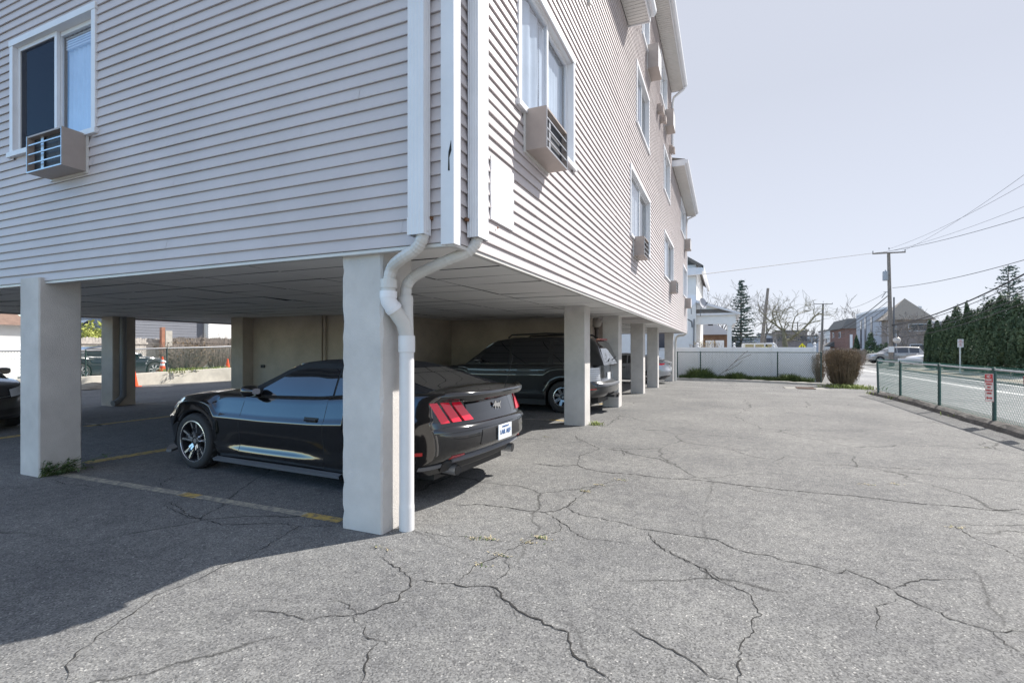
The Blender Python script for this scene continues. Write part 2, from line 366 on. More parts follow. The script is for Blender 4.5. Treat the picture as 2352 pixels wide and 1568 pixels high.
berm('kerb', [(FX - .02, 2), (FX - .02, 10), (FX + .03, 20.6), (FX + .25, 21.3)], .34, .15, M['berm'])
kL, kR = onZ(1553, 871.5, -.21), onZ(1905, 887.5, -.21)
berm('kerb', [(-2.6, 28.55), (0, 28.4), (2.4, 27.6), (4.0, 26.7), (4.9, 25.6)], .24, .12, M['concrete'], .008)

# pavement cracks traced over the lot
def CA(l): return [onZ(765.6 + x * .3906, 1148.4 + y * .3906) for x, y in l]
def CB(l): return [onZ(1225 + x * .4791, 903.4 + y * .4791) for x, y in l]
def CC(l): return [onZ(x * .358, 1148.4 + y * .358) for x, y in l]
def CD(l): return [onZ(x * .2245, 842.2 + y * .2245) for x, y in l]
cracks = [
 (CA([(275,330),(345,380),(420,420),(455,465),(450,510),(395,550),(380,590),(300,610),(215,650),(110,680),(0,680)]), .014),
 (CA([(455,475),(530,468),(600,488),(680,490),(780,515),(850,505),(930,510),(970,530),(990,575),(1030,600),(1080,650),(1190,695),(1280,740),(1380,780),(1390,870),(1440,940),(1540,990),(1640,1070)]), .017),
 (CA([(920,495),(960,470),(1020,425),(1040,400),(1015,370),(1015,330)]), .010),
 (CA([(110,680),(125,720),(190,750),(185,800),(260,825),(300,830),(315,860)]), .011),
 (CA([(265,840),(215,880),(195,960),(180,1020),(165,1074),(150,1140)]), .012),
 (CA([(1280,90),(1330,125),(1345,160),(1330,180),(1250,200),(1140,250),(1020,300),(920,350),(820,390),(800,420),(740,470)]), .010),
 (CA([(720,30),(860,25),(1000,40),(1120,60),(1240,70),(1310,65),(1370,40),(1430,10)]), .018),
 (CA([(1280,90),(1360,140),(1420,195),(1500,230),(1600,235),(1740,258)]), .011),
 (CA([(480,170),(560,195),(650,210),(780,212),(900,225),(1040,250)]), .008),
 (CA([(1850,180),(1880,240),(1950,300),(2040,340),(2130,380),(2230,430),(2310,490)]), .012),
 (CA([(1390,775),(1470,780),(1550,735)]), .008),
 (CA([(1240,70),(1280,90)]), .018), (CA([(930,510),(990,575),(1060,640),(1090,720),(1150,725)]), .007),
 (CA([(1700,720),(1780,770),(1880,825),(1960,870),(2060,920),(2140,970),(2200,1030),(2352,1060),(2500,1110)]), .013),
 (CB([(0,335),(100,347),(210,343),(250,360),(350,378),(480,388),(620,405),(800,415),(950,435),(1100,450),(1230,465),(1400,480),(1560,493),(1750,518),(1900,532),(2050,543),(2200,560),(2352,555)]), .022),
 (CB([(210,343),(220,300),(320,265),(210,215),(200,200)]), .014),
 (CB([(160,545),(220,580),(330,600),(430,620),(520,650),(640,665),(760,685),(880,700),(960,745),(1060,770),(1120,775),(1220,805),(1350,830),(1450,860),(1500,845),(1560,870),(1640,900),(1720,940),(1780,980),(1900,1030),(2000,1080),(2100,1110),(2200,1140),(2352,1140)]), .014),
 (CB([(1720,935),(1800,905),(1880,890),(1960,890),(2080,890)]), .010),
 (CB([(560,680),(610,735),(700,785),(780,825),(860,880),(960,925),(1040,965),(1060,1010),(1095,1060),(1050,1080),(1045,1150),(1000,1195),(985,1290),(990,1400)]), .011),
 (CB([(2010,630),(2090,680),(2180,720),(2260,745),(2352,800)]), .012),
 (CB([(415,260),(440,300)]), .012), (CB([(900,250),(1040,300),(1170,320),(1210,300)]), .013),
 (CB([(1300,340),(1500,345),(1650,352),(1780,360),(1900,365)]), .015),
 (CB([(210,500),(180,525),(160,545)]), .024), (CB([(220,500),(250,470),(310,440),(440,405)]), .008),
 (CB([(1640,1140),(1660,1080),(1640,1020),(1720,1000),(1760,985)]), .009),
 (CB([(2200,1140),(2260,1200),(2340,1240),(2400,1290)]), .013),
 (CC([(2180,170),(1920,165),(1800,240),(1700,300),(1600,360),(1400,440),(1240,520),(1000,610),(860,720),(720,810),(600,900),(520,960),(440,1040),(420,1172)]), .010),
 (CC([(1560,715),(1750,712),(1880,740),(1970,770),(2100,745),(2250,740)]), .010), (CC([(2120,630),(2200,655),(2260,700),(2300,760)]), .008),
 (CC([(1040,30),(1150,80),(1200,110),(1320,120),(1420,160),(1640,150),(1780,150),(1920,165)]), .014),
 (CD([(540,1150),(660,1200),(830,1210),(1000,1240)]), .014), (CD([(1880,1110),(1700,1160),(1640,1200),(1680,1230)]), .014), (CD([(1900,1340),(1720,1390),(1820,1430),(1900,1500),(2000,1560)]), .014),
]
mb = MB(); r_ = random.Random(11)
for path, w in cracks:
    p2 = []
    for a, b in zip(path[:-1], path[1:]):
        k = max(1, int((b - a).length / .028))
        for i in range(k):
            q = a.lerp(b, i / k); j = .012 if i else .006
            p2.append(Vector((q.x + r_.uniform(-j, j), q.y + r_.uniform(-j, j))))
    p2.append(Vector((path[-1].x, path[-1].y)))
    rows = []; n = len(p2)
    for i, p in enumerate(p2):
        d = p2[min(i+1, n-1)] - p2[max(i-1, 0)]
        if d.length < 1e-6: continue
        d.normalize(); nr = Vector((-d.y, d.x)); e = min(1, .25 + min(i, n-1-i) / 6)
        a = w * e * r_.uniform(.05, 1.15) * .43; b = w * e * r_.uniform(.05, 1.15) * .43
        rows.append([(p.x + nr.x*a, p.y + nr.y*a, G(p.x, p.y) + .0035), (p.x - nr.x*b, p.y - nr.y*b, G(p.x, p.y) + .0035)])
    mb.grid(rows)
tag(mb.build('pavement_cracks', M['crack']), kind='structure')
# tufts of dry grass and moss in the cracks
mb = MB()
for px, py, n in ((1086,1237,40),(1127,1238,60),(1243,1235,90),(1215,1246,40),(1150,1275,40),(1098,1297,25),(1345,1128,70),(1375,1113,40),(1425,1102,40),(1255,1003,40),(1242,984,20),(877,1258,30),(2192,1211,40),(1990,1113,40),(2055,1112,30),(2262,1028,20)):
    c = onZ(px, py)
    for i in range(int(n * .55)):
        x, y = c.x + r_.gauss(0, .04), c.y + r_.gauss(0, .016); a = r_.uniform(0, 6.28); l = r_.uniform(.008, .024)
        u = Vector((math.cos(a), math.sin(a), r_.uniform(0, .6))) * l; v = Vector((-math.sin(a), math.cos(a), 0)) * .004
        o = Vector((x, y, G(x, y) + .004)); mb.quad(o - v, o + v, o + v + u, o - v + u, 1 if r_.random() < .3 else 0)
tag(mb.build('dry_grass', [M['dry'], M['grass']]), kind='stuff', label='tufts of dry grass and moss in the asphalt cracks', cat='grass')

# painted bay lines
def pline(p, q, w, m, name='parking_line'):
    p, q = Vector(p[:2]), Vector(q[:2]); d = (q - p).normalized(); n = Vector((-d.y, d.x)) * w / 2; k = max(1, int((q - p).length / .8))
    L_ = [p.lerp(q, i / k) for i in range(k + 1)]
    return strip(name, [(a + n) for a in L_], [(a - n) for a in L_], .0028, M[m])
pline(onZ(196,1063), onZ(400,1029), .2, 'yellow'); pline(onZ(196,979), onZ(420,952), .17, 'yellow')
pline(onZ(-60,1014), onZ(60,998), .2, 'yellow'); pline(onZ(300,925), onZ(430,931), .08, 'faded')
pline(onZ(196,972), onZ(245,977), .08, 'faded')
pline(onZ(140,1088), onZ(420,1134), .11, 'faded'); pline(onZ(420,1134), onZ(455,1140), .11, 'yellow'); pline(onZ(455,1140), onZ(700,1181), .10, 'faded'); pline(onZ(700,1181), onZ(784,1196), .11, 'yellow')
pline(onZ(1205,962), onZ(1262,964), .1, 'faded'); pline(onZ(1262,964), onZ(1300,966), .11, 'yellow'); pline(onZ(1380,928), onZ(1400,926), .2, 'yellow')
# drain grate with its concrete patch
dc = onZ(1850, 892, -.16); 
t = thing('drain_grate', 'rusty iron drain grate set in a pale concrete patch near the white fence', 'drain', (dc.x, dc.y, G(dc.x, dc.y)))
mb = MB(); mb.box(dc.x-.75, dc.x+.75, dc.y-.75, dc.y+.75, dc.z-.1, G(dc.x, dc.y)+.012); mb.build('concrete_collar', mat('grey_collar', (.21,.205,.19), .9, var=.15, vscale=4), t)
z0 = G(dc.x, dc.y) + .012; mb = MB()
mb.box(dc.x-.32, dc.x+.32, dc.y-.42, dc.y-.38, z0+.002, z0+.03); mb.box(dc.x-.32, dc.x+.32, dc.y+.38, dc.y+.42, z0+.002, z0+.03)
for i in range(11): mb.box(dc.x-.32+.06*i, dc.x-.29+.06*i, dc.y-.38, dc.y+.38, z0+.004, z0+.03)
mb.build('grate', mat('rusty_iron', (.12,.07,.05), .8, var=.3, vscale=12), t)
mb = MB(); mb.box(dc.x-.31, dc.x+.31, dc.y-.4, dc.y+.4, z0-.004, z0+.003); mb.build('grate_pit', M['dark'], t)

# ================================================================== APARTMENT BUILDING
XF, YF = -1.86, 3.21                     # planes of the sunny long side and of the shaded short side
XB, YB = -15.2, 27.45                    # far ends
SB, SOF = 2.29, 2.335                    # bottom of the siding, ceiling of the car port
bld = thing('apartment_building', 'beige sided apartment building standing on square columns over a car port', 'building', (-8.5, 15, 0))
def MR(u, d, z): return Vector((XF + d, u, z))          # long side: u along +Y, d outwards
def MF(u, d, z): return Vector((u, YF - d, z))          # short side: u along +X, d outwards
def win_rect(fac, lx, ty, by, rx):
    f = (lambda px, py: onX(px, py, XF).y) if fac is MR else (lambda px, py: onY(px, py, YF).x)
    fz = (lambda px, py: onX(px, py, XF).z) if fac is MR else (lambda px, py: onY(px, py, YF).z)
    return [f(lx, ty), f(rx, ty), fz(lx, by), fz(lx, ty)]
# openings (u0,u1,z0,z1)
wf = [win_rect(MF, 37, 112, 356, 217)]; wf[0][2] = 3.9; wf[0][3] = 5.2
wr = [[4.5, 6.3, 3.9, 5.24], [10.66, 13.5, 3.93, 5.32], [17.05, 20.0, 3.93, 5.34],
      win_rect(MR, 1461, 148, 281, 1488), win_rect(MR, 1516, 122, 217, 1530), win_rect(MR, 1523.7, 338, 433, 1537),
      win_rect(MR, 1563, 456.5, 527.4, 1573.5), win_rect(MR, 1568.3, 610, 676, 1576.2), win_rect(MR, 1474, -20, 78, 1489)]
TOP = [(YF, 10.45, 8.17), (10.45, 19.35, 11.02), (19.35, YB, 8.42)]
def siding(fac, u0, u1, z0, z1, openings, name, pitch=.1016, seed=1):
    mb = MB(); q = random.Random(seed); z = z0; n = int((z1 - z0) / pitch)
    for i in range(n):
        za, zb = z0 + i * pitch, z0 + (i + 1) * pitch
        segs = [(u0, u1)]
        for a, b, lo, hi in openings:
            if hi > za + .01 and lo < zb - .01:
                ns = []
                for s, e in segs:
                    if b <= s or a >= e: ns.append((s, e)); continue
                    if a > s: ns.append((s, a))
                    if b < e: ns.append((b, e))
                segs = ns
        for s, e in segs:
            cuts = [s]; c = s + q.uniform(.8, 3.6)
            while c < e - .3: cuts.append(c); c += 3.66
            cuts.append(e)
            for a, b in zip(cuts[:-1], cuts[1:]):
                o = q.choice((0, 0, .0014)); k = max(1, int((b - a) / 1.3)); us = [a + (b - a) * j / k for j in range(k + 1)]
                jz = [q.uniform(-.0022, .0022) if 0 < j < k else 0 for j in range(k + 1)]
                jd = [q.uniform(-.0015, .0015) for j in range(k + 1)]
                rows = []
                for uu, z_, d_ in zip(us, jz, jd):
                    rows.append([fac(uu, .004 + o, zb + z_), fac(uu, .024 + o + d_, za + .007 + z_), fac(uu, .0225 + o + d_, za + z_), fac(uu, .005, za + z_ + .002), fac(uu, .004, za + .016)])
                mb.grid(rows)
    return mb.build(name, M['siding'], bld)
for i, (a, b, zt) in enumerate(TOP):
    siding(MR, a + (.075 if i == 0 else 0), b - (.06 if i == 2 else 0), SB, zt + .05, wr, 'siding', seed=10 + i)
siding(MF, XB, XF - .075, SB, 7.2, wf, 'siding', seed=30)
# structural core behind the siding (set back so that window openings stay open)
mb = MB()
def wall_holes(fac, u0, u1, z0, z1, ops, d0):
    us = sorted(set([u0, u1] + [min(max(o[k], u0), u1) for o in ops for k in (0, 1)])); zs = sorted(set([z0, z1] + [min(max(o[k], z0), z1) for o in ops for k in (2, 3)]))
    for a, b in zip(us[:-1], us[1:]):
        for c, e in zip(zs[:-1], zs[1:]):
            um, zm = (a + b) / 2, (c + e) / 2
            if any(o[0] < um < o[1] and o[2] < zm < o[3] for o in ops): continue
            mb.quad(fac(a, d0, c), fac(b, d0, c), fac(b, d0, e), fac(a, d0, e))
for a, b, zt in TOP: wall_holes(MR, a, b, SB + .06, zt + .3, wr, .001)
wall_holes(MF, XB, XF, SB + .06, 8.4, wf, .001)
mb.quad((XB, YF, SB), (XB, YB, SB), (XB, YB, 8.4), (XB, YF, 8.4)); mb.quad((XB, YB, SB), (XF, YB, SB), (XF, YB, 8.5), (XB, YB, 8.5))
for (y, lo, hi) in ((10.45, 8.1, 11.2), (19.35, 8.1, 11.2)): mb.quad((XB, y, lo), (XF, y, lo), (XF, y, hi), (XB, y, hi))
mb.quad((XB, 10.45, 8.1), (XB, 19.35, 8.1), (XB, 19.35, 11.2), (XB, 10.45, 11.2))
mb.quad((XB, YF, SOF + .12), (XF, YF, SOF + .12), (XF, YB, SOF + .12), (XB, YB, SOF + .12))
mb.build('wall', M['siding'], bld)
# starter strip and J channel under the siding, corner posts
mb = MB()
mb.box(XF - .05, XF + .012, YF - .0, YB, SB - .03, SB - .004); mb.box(XB, XF - .05, YF - .012, YF + .05, SB - .03, SB - .004)
mb.build('starter_strip', M['gutter'], bld)
mb = MB(); mb.box(XF - .085, XF + .028, YF - .028, YF + .085, SB - .02, 8.2); mb.build('corner_trim', M['trim'], bld, bevel=.004)
mb = MB(); mb.box(XF - .05, XF + .028, YB - .075, YB + .028, SB - .02, 8.45); mb.build('corner_trim', M['trim'], bld, bevel=.004)
# dropped ceiling of the car port: tiles with open joints
mb = MB(); q = random.Random(5); TX, TY = 1.22, .61; gp = .0115
x = XF - .14
while x > XB + .1:
    y = YF + .14
    while y < YB - .1:
        xa, xb, ya, yb = max(x - TX, XB) + gp, x - gp, y + gp, min(y + TY, YB - .05) - gp
        if not (13.15 < (ya + yb) / 2 < 16.6 and xb > -7.6):
            dz = [q.uniform(-.004, .004) for _ in range(4)]
            if q.random() < .035 and xb < -6: dz[q.randrange(4)] -= q.uniform(.015, .035)
            if not (q.random() < .012 and xb < -5):
                mb.add([(xa, ya, SOF + dz[0]), (xb, ya, SOF + dz[1]), (xb, yb, SOF + dz[2]), (xa, yb, SOF + dz[3])], [(0, 3, 2, 1)])
        y += TY
    x -= TX
for k in range(6):                                    # raised bay over the entry
    for j in range(5):
        xa = XF - .3 - j * 1.2; ya = 13.2 + k * .58; mb.quad((xa, ya, 2.53), (xa, ya + .57, 2.53), (xa - 1.19, ya + .57, 2.53), (xa - 1.19, ya, 2.53))
mb.build('car_port_ceiling', M['soffit'], bld)
mb = MB(); mb.quad((XB, YF + .02, SOF + .03), (XB, 13.15, SOF + .03), (XF - .02, 13.15, SOF + .03), (XF - .02, YF + .02, SOF + .03)); mb.quad((XB, 16.72, SOF + .03), (XB, YB, SOF + .03), (XF - .02, YB, SOF + .03), (XF - .02, 16.72, SOF + .03))
mb.quad((XB, 13.15, SOF + .03), (XB, 16.72, SOF + .03), (-7.6, 16.72, SOF + .03), (-7.6, 13.15, SOF + .03))
mb.build('ceiling_void', M['dark'], bld)
mb = MB(); mb.box(-7.6, XF - .2, 16.62, 16.7, SOF - .01, 2.54); mb.box(-7.6, XF - .2, 13.1, 13.17, SOF - .01, 2.54)
mb.box(XF - .14, XF - .06, YF + .06, YB, SOF - .035, SOF + .02); mb.box(XB, XF - .14, YF + .06, YF + .13, SOF - .035, SOF + .02)
mb.build('ceiling_edge', M['soffit'], bld)
# columns
def column(x1, y0, w=.42, d=.42, top=SOF - .004, chip=.0, seed=0, zb=None):
    q = random.Random(seed); zb = (G(x1, y0) - .05) if zb is None else zb
    mb = MB(); rows = []; n = int((top - zb) / .06); ch = .012
    for i in range(n + 1):
        z = zb + (top - zb) * i / n; row = []
        for cx, cy, sx, sy in ((x1 - w, y0, 1, 1), (x1, y0, -1, 1), (x1, y0 + d, -1, -1), (x1 - w, y0 + d, 1, -1)):
            c = ch + (q.uniform(0, chip) if q.random() < .4 else 0)
            a, b = (cx, cy + sy * c), (cx + sx * c, cy)
            row += [a, b] if (sx * sy > 0) else [b, a]
        rows.append([(p[0], p[1], z) for p in row])
    mb.grid(rows, close=True); mb.add(rows[-1], [tuple(range(8))])
    return mb.build('column', M['stucco'], bld)
column(-2.54, 3.26, .41, .42, chip=.016, seed=1)
column(-7.34, 3.14, .42, .42, chip=.004, seed=2)
for i, y in enumerate((9.39, 12.72, 16.86, 20.66, 27.0)): column(-2.5, y, .42, .42, chip=.006, seed=3 + i)
for c_ in (column(-14.6, 7.75, .5, .55, seed=20), column(-14.6, 16.5, .5, .5, seed=21)): c_.data.materials[0] = M['block']
# stair and lobby block under the building
mb = MB()
mb.box(-12.0, -7.55, 9.62, 21, -.3, SOF - .003); mb.build('lobby_wall', M['block'], bld)
mb = MB(); mb.box(-12.22, -11.78, 9.3, 9.62, -.2, SOF - .006); mb.build('pilaster', M['block'], bld)
mb = MB(); mb.box(-7.55, -3.3, 12.98, 13.2, -.3, SOF - .003); mb.build('lobby_wall', M['block'], bld)
mb = MB(); mb.box(-9.45, -9.3, 9.56, 9.615, -.1, SOF - .01); mb.tube([(-9.2, 9.56, 0), (-9.2, 9.56, SOF)], .03, 8); mb.build('wall_pipe', M['block'], bld)
mb = MB(); mb.box(-11.45, -11.33, 9.58, 9.62, .98, 1.06); mb.build('outlet_box', M['plastic'], bld)
# globe lamp and gas riser beyond the lobby wall
mb = MB(); p = at(1370, 741, 15.0); mb.tube([(p.x, p.y + .0, p.z - .16), (p.x, p.y, p.z - .9)], .05, 10); mb.lathe([(.07, -.2), (.09, -.17), (.03, -.13)], 12, (p.x, p.y, p.z))
lp = mb.build('entry_lamp', mat('lamp_bronze', (.06,.05,.045), .5), bld)
mb = MB(); mb.lathe([(.16*math.sin(math.pi*i/12)+.001, -.16*math.cos(math.pi*i/12)) for i in range(13)], 20, p); mb.build('lamp_globe', mat('globe_glass', (.35,.33,.3), .25), lp, smooth=True)
mb = MB(); mb.box(p.x - .3, p.x + .5, p.y + .5, p.y + .6, -.1, 2.3); mb.box(p.x - .3, p.x - .2, p.y + .3, p.y + .5, -.1, 2.3); mb.build('entry_frame', M['acbox'], bld)
# pipe beside the rear column
mb = MB(); mb.tube([(-14.52, 7.95, SOF), (-14.52, 7.95, .25), (-14.52, 7.8, .1), (-14.5, 7.7, .08)], .075, 12); mb.build('drain_pipe', mat('dark_pipe', (.2,.2,.2), .6), bld, smooth=True)

# windows ----------------------------------------------------------
def window(fac, r, style=0):
    u0, u1, z0, z1 = r
    fr = MB(); cw = .075
    def fb(mb, a, b, c, e, d0, d1):
        P = [fac(a, d0, c), fac(b, d0, c), fac(b, d0, e), fac(a, d0, e), fac(a, d1, c), fac(b, d1, c), fac(b, d1, e), fac(a, d1, e)]
        mb.add(P, [(3,2,1,0),(4,5,6,7),(0,1,5,4),(1,2,6,5),(2,3,7,6),(3,0,4,7)])
    fb(fr, u0 - cw, u0, z0, z1, -.1, .035); fb(fr, u1, u1 + cw, z0, z1, -.1, .035)
    fb(fr, u0 - cw - .01, u1 + cw + .01, z1, z1 + cw, -.1, .04); fb(fr, u0 - cw - .03, u1 + cw + .03, z0 - .06, z0, -.1, .055)
    fr.box
    o = fr.build('window', M['trim'], bld, bevel=.004, recalc=True)
    um = u0 + (u1 - u0) * .51; s = .05
    sh = MB()
    for a, b, d in ((u0, um + .02, -.05), (um - .02, u1, -.085)):
        fb(sh, a, a + s, z0, z1, d, d + .032); fb(sh, b - s, b, z0, z1, d, d + .032)
        fb(sh, a + s, b - s, z0, z0 + s, d, d + .032); fb(sh, a + s, b - s, z1 - s, z1, d, d + .032)
    sh.build('sash', M['trim'], o, recalc=True)
    gl = MB()
    for a, b, d in ((u0 + s, um + .02 - s, -.035), (um - .02 + s, u1 - s, -.07)): gl.quad(fac(a, d, z0 + s), fac(b, d, z0 + s), fac(b, d, z1 - s), fac(a, d, z1 - s))
    gl.build('glass', M['glass'], o)
    cu = MB()
    def drape(a, b, d, top=z1, bot=z0, amp=.02, f=26):
        n = 40; rows = [[fac(a + (b - a) * i / n, d + amp * math.sin(i * f / n * 2) * (1 if zz == bot else .55), zz) for i in range(n + 1)] for zz in (top, (top + bot) / 2, bot)]
        cu.grid(rows)
    if style == 0: drape(um + .02, u1 - .02, -.14)
    elif style == 1: drape(u0, um, -.12, amp=.03, f=12); drape(um, u1, -.13, amp=.006)
    elif style == 2: drape(u0 + .35 * (u1 - u0), u1 - .3 * (u1 - u0), -.13, amp=.008)
    elif style == 3: drape(u0, u1, -.13, amp=.006)
    elif style == 4: drape(u0, um, -.13, amp=.01)
    if cu.v: cu.build('curtain', M['ivory' if style in (2, 3) else 'curtain'], o, smooth=True)
    if style == 0:
        scn = MB(); scn.quad(fac(u0 + s, -.03, z0 + s), fac(um + .02 - s, -.03, z0 + s), fac(um + .02 - s, -.03, z1 - s), fac(u0 + s, -.03, z1 - s)); scn.build('insect_screen', M['screen'], o)
        bl = MB()
        for k in range(5): fb(bl, um + .04, u1 - .06, z1 - .07 - k * .03, z1 - .052 - k * .03, -.12, -.10)
        bl.build('blind', M['ivory'], o, recalc=True)
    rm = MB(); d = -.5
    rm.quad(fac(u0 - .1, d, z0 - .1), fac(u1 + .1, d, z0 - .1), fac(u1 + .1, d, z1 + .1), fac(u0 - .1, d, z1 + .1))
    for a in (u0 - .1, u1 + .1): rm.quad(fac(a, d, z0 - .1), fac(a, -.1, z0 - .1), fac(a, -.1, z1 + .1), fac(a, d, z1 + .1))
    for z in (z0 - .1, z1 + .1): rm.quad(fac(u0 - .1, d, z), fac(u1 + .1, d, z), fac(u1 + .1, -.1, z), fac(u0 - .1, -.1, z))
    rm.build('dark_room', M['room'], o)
    return o
window(MF, wf[0], 0)
for r, st in zip(wr, (1, 2, 2, 4, 3, 4, 1, 1, 3)): window(MR, r, st)

# white patch over old opening, and small things on the wall
a, b = onX(1121, 358, XF), onX(1173, 527, XF)
mb = MB(); n = 10; rows = []
for i in range(n + 1):
    z = a.z + (b.z - .02 - a.z) * i / n; rows.append([(XF + .016, a.y + .008 * math.sin(i), z), (XF + .03, a.y + .008 * math.sin(i), z), (XF + .03 , b.y + .012 * math.sin(i * 1.7), z), (XF + .016, b.y + .012 * math.sin(i * 1.7), z)])
mb.grid(rows, close=True); mb.build('wall_patch', M['vinyl'], bld)
mb = MB(); p = onX(1143, 523, XF + .03); mb.lathe([(.0, .008), (.008, .006), (.012, 0)], 10, p, 'x'); mb.build('patch_screw', mat('rust', (.2,.08,.04), .8), bld)
for px, py in ((1509, 253), (1515, 274), (1537, 345)):
    p = onX(px, py, XF); mb = MB(); mb.box(XF, XF + .13, p.y - .12, p.y + .12, p.z - .1, p.z + .13); mb.box(XF + .13, XF + .2, p.y - .14, p.y + .14, p.z - .14, p.z + .05)
    mb.build('dryer_vent', M['acbox'], bld, bevel=.01)
p = onX(1348, 3, XF); mb = MB(); mb.box(XF, XF + .06, p.y - .04, p.y + .04, p.z - .05, p.z + .06); mb.build('cable_box', M['gutter'], bld)

# eaves, gutters and roofs --------------------------------------------
def roof_section(y0, y1, z, over=.44, rise=2.0, g0=0., g1=0.):
    ya, yb = y0 - g0, y1 + g1
    s = MB(); s.box(XF + .02, XF + over, ya, yb, z, z + .02)
    k = ya + .1
    while k < yb - .05: s.box(XF + .03, XF + over - .01, k, k + .018, z - .008, z + .001); k += .1
    s.build('eave_soffit', M['gutter'], bld)
    f = MB(); f.box(XF + over, XF + over + .025, ya, yb, z - .03, z + .2)
    for yy_ in (ya - .02, yb): f.box(XF, XF + over + .025, yy_, yy_ + .02, z - .03, z + .22)
    f.build('fascia', M['trim'], bld)
    gt = MB(); x0 = XF + over + .025
    prof = [(x0, z + .19), (x0, z + .06), (x0 + .07, z + .05), (x0 + .11, z + .11), (x0 + .12, z + .18), (x0 + .105, z + .18), (x0 + .1, z + .12), (x0 + .065, z + .07), (x0 + .012, z + .075), (x0 + .012, z + .19)]
    gt.grid([[(p[0], ya, p[1]) for p in prof], [(p[0], yb, p[1]) for p in prof]])
    for yy_ in (ya, yb): gt.add([(p[0], yy_, p[1]) for p in prof[:5]], [(0, 1, 2, 3, 4)])
    gt.build('gutter', M['trim'], bld, recalc=False)
    xr = (XB + XF) / 2; rf = MB()
    rf.quad((x0, ya - .03, z + .2), (x0, yb + .03, z + .2), (xr, yb + .03, z + rise), (xr, ya - .03, z + rise))
    rf.quad((XB - .4, ya - .03, z + .2), (XB - .4, yb + .03, z + .2), (xr, yb + .03, z + rise), (xr, ya - .03, z + rise))
    for yy_ in (ya - .03, yb + .03): rf.add([(x0, yy_, z + .2), (xr, yy_, z + rise), (XB - .4, yy_, z + .2)], [(0, 1, 2)])
    rf.build('roof', M['shingle'], bld)
roof_section(YF - .0, 10.4, 8.17); roof_section(10.6, 19.3, 11.02, g0=.25); roof_section(19.75, YB, 8.42, g1=.1)
# downspout of the taller middle part and of the far corner
mb = MB(); mb.tube([(XF + .52, 19.2, 11.1), (XF + .45, 19.2, 10.98), (XF + .1, 19.3, 10.8), (XF + .06, 19.32, 10.6), (XF + .06, 19.32, 8.7)], (.045), 8); mb.build('downspout', M['trim'], bld, smooth=True)
mb = MB(); yq = YB + .07
mb.tube([(XF + .52, yq - .05, 8.55), (XF + .4, yq, 8.4), (XF + .05, yq, 8.25), (XF - .0, yq, 8.0), (XF - .0, yq, 2.4)], .045, 8)
mb.build('downspout', M['trim'], bld, smooth=True)
mb = MB(); mb.tube([(XF - .0, yq, 2.42), (XF - .04, yq, 2.27), (XF - .15, yq, 2.2), (XF - .4, yq - .05, 2.17), (XF - .52, yq - .05, 2.08), (XF - .56, yq - .05, 1.85), (XF - .56, yq - .05, -.24)], .06, 10); mb.build('downspout', M['gutter'], bld, smooth=True)

# two rectangular downspouts at the near corner joining one round pipe --------------
def rect_spout(mb, pts, w, d, ribs=()):
    mb.tube(pts, [(w / 2, d / 2)] * len(pts), 4, cap=True)
X1a, X1b = onY(953, 400, YF - .03).x, onY(989, 400, YF - .03).x
mb = MB(); yd = YF - .075
def corr(mb, x0, x1, y0, y1, z0, z1, n=9):                # fluted rectangular pipe
    ring = []
    for a, b, k in (((x0, y0), (x1, y0), n), ((x1, y0), (x1, y1), n - 3), ((x1, y1), (x0, y1), n), ((x0, y1), (x0, y0), n - 3)):
        for i in range(k):
            t = i / k; p = Vector(a).lerp(Vector(b), t); nrm = Vector((b[1] - a[1], -(b[0] - a[0]))).normalized()
            ring.append(p - nrm * (.003 if i % 2 else 0))
    mb.grid([[(p.x, p.y, z) for p in ring] for z in (z0, z1)], close=True)
ztop = 8.2; zel1 = onY(965, 541, yd).z
corr(mb, X1a, X1b, yd - .05, yd + .04, zel1 + .02, ztop); corr(mb, X1a - .003, X1b + .003, yd - .053, yd + .043, zel1 + .0, zel1 + .13)
mb.build('downspout', M['trim'], bld)
Y2a, Y2b = onX(1085, 500, XF + .07).y, onX(1109, 500, XF + .07).y; xd = XF + .075
zel2 = onX(1095, 548, xd).z; mb = MB()
corr(mb, xd - .045, xd + .045, min(Y2a, Y2b), max(Y2a, Y2b), zel2 + .02, ztop); corr(mb, xd - .048, xd + .048, min(Y2a, Y2b) - .003, max(Y2a, Y2b) + .003, zel2, zel2 + .13)
mb.build('downspout', M['trim'], bld)
PP = onZ(934, 1213, 0); PX, PY = -2.43, onX(934, 1213, -2.43).y
dz = -S_ * PX + C_ * PY
def pp(px, py, z=None): return at(px, py, z or dz)
def elbow_path(ctrl, k=7):
    out = []
    n = len(ctrl)
    for i in range(n - 1):
        p0, p1, p2, p3 = ctrl[max(i-1, 0)], ctrl[i], ctrl[i+1], ctrl[min(i+2, n-1)]
        for j in range(k):
            t = j / k; out.append(.5 * ((2*p1) + (p2 - p0)*t + (2*p0 - 5*p1 + 4*p2 - p3)*t*t + (3*p1 - p0 - 3*p2 + p3)*t**3))
    out.append(ctrl[-1]); return out
def crimped(mb, path, ra, rb):
    n = len(path); rad = []
    for i in range(n):
        d0 = (path[min(i+1, n-1)] - path[i]).length; a = path[i] - path[max(i-1, 0)]; b = path[min(i+1, n-1)] - path[i]
        bend = a.angle(b, 0) if a.length > 1e-6 and b.length > 1e-6 else 0
        s = 1 - (.07 if (i % 2 and bend > .06) else 0); rad.append((ra * s, rb * s))
    mb.tube(path, rad, 12)
zA = -S_ * ((X1a + X1b) / 2) + C_ * yd; zB = -S_ * xd + C_ * ((Y2a + Y2b) / 2)
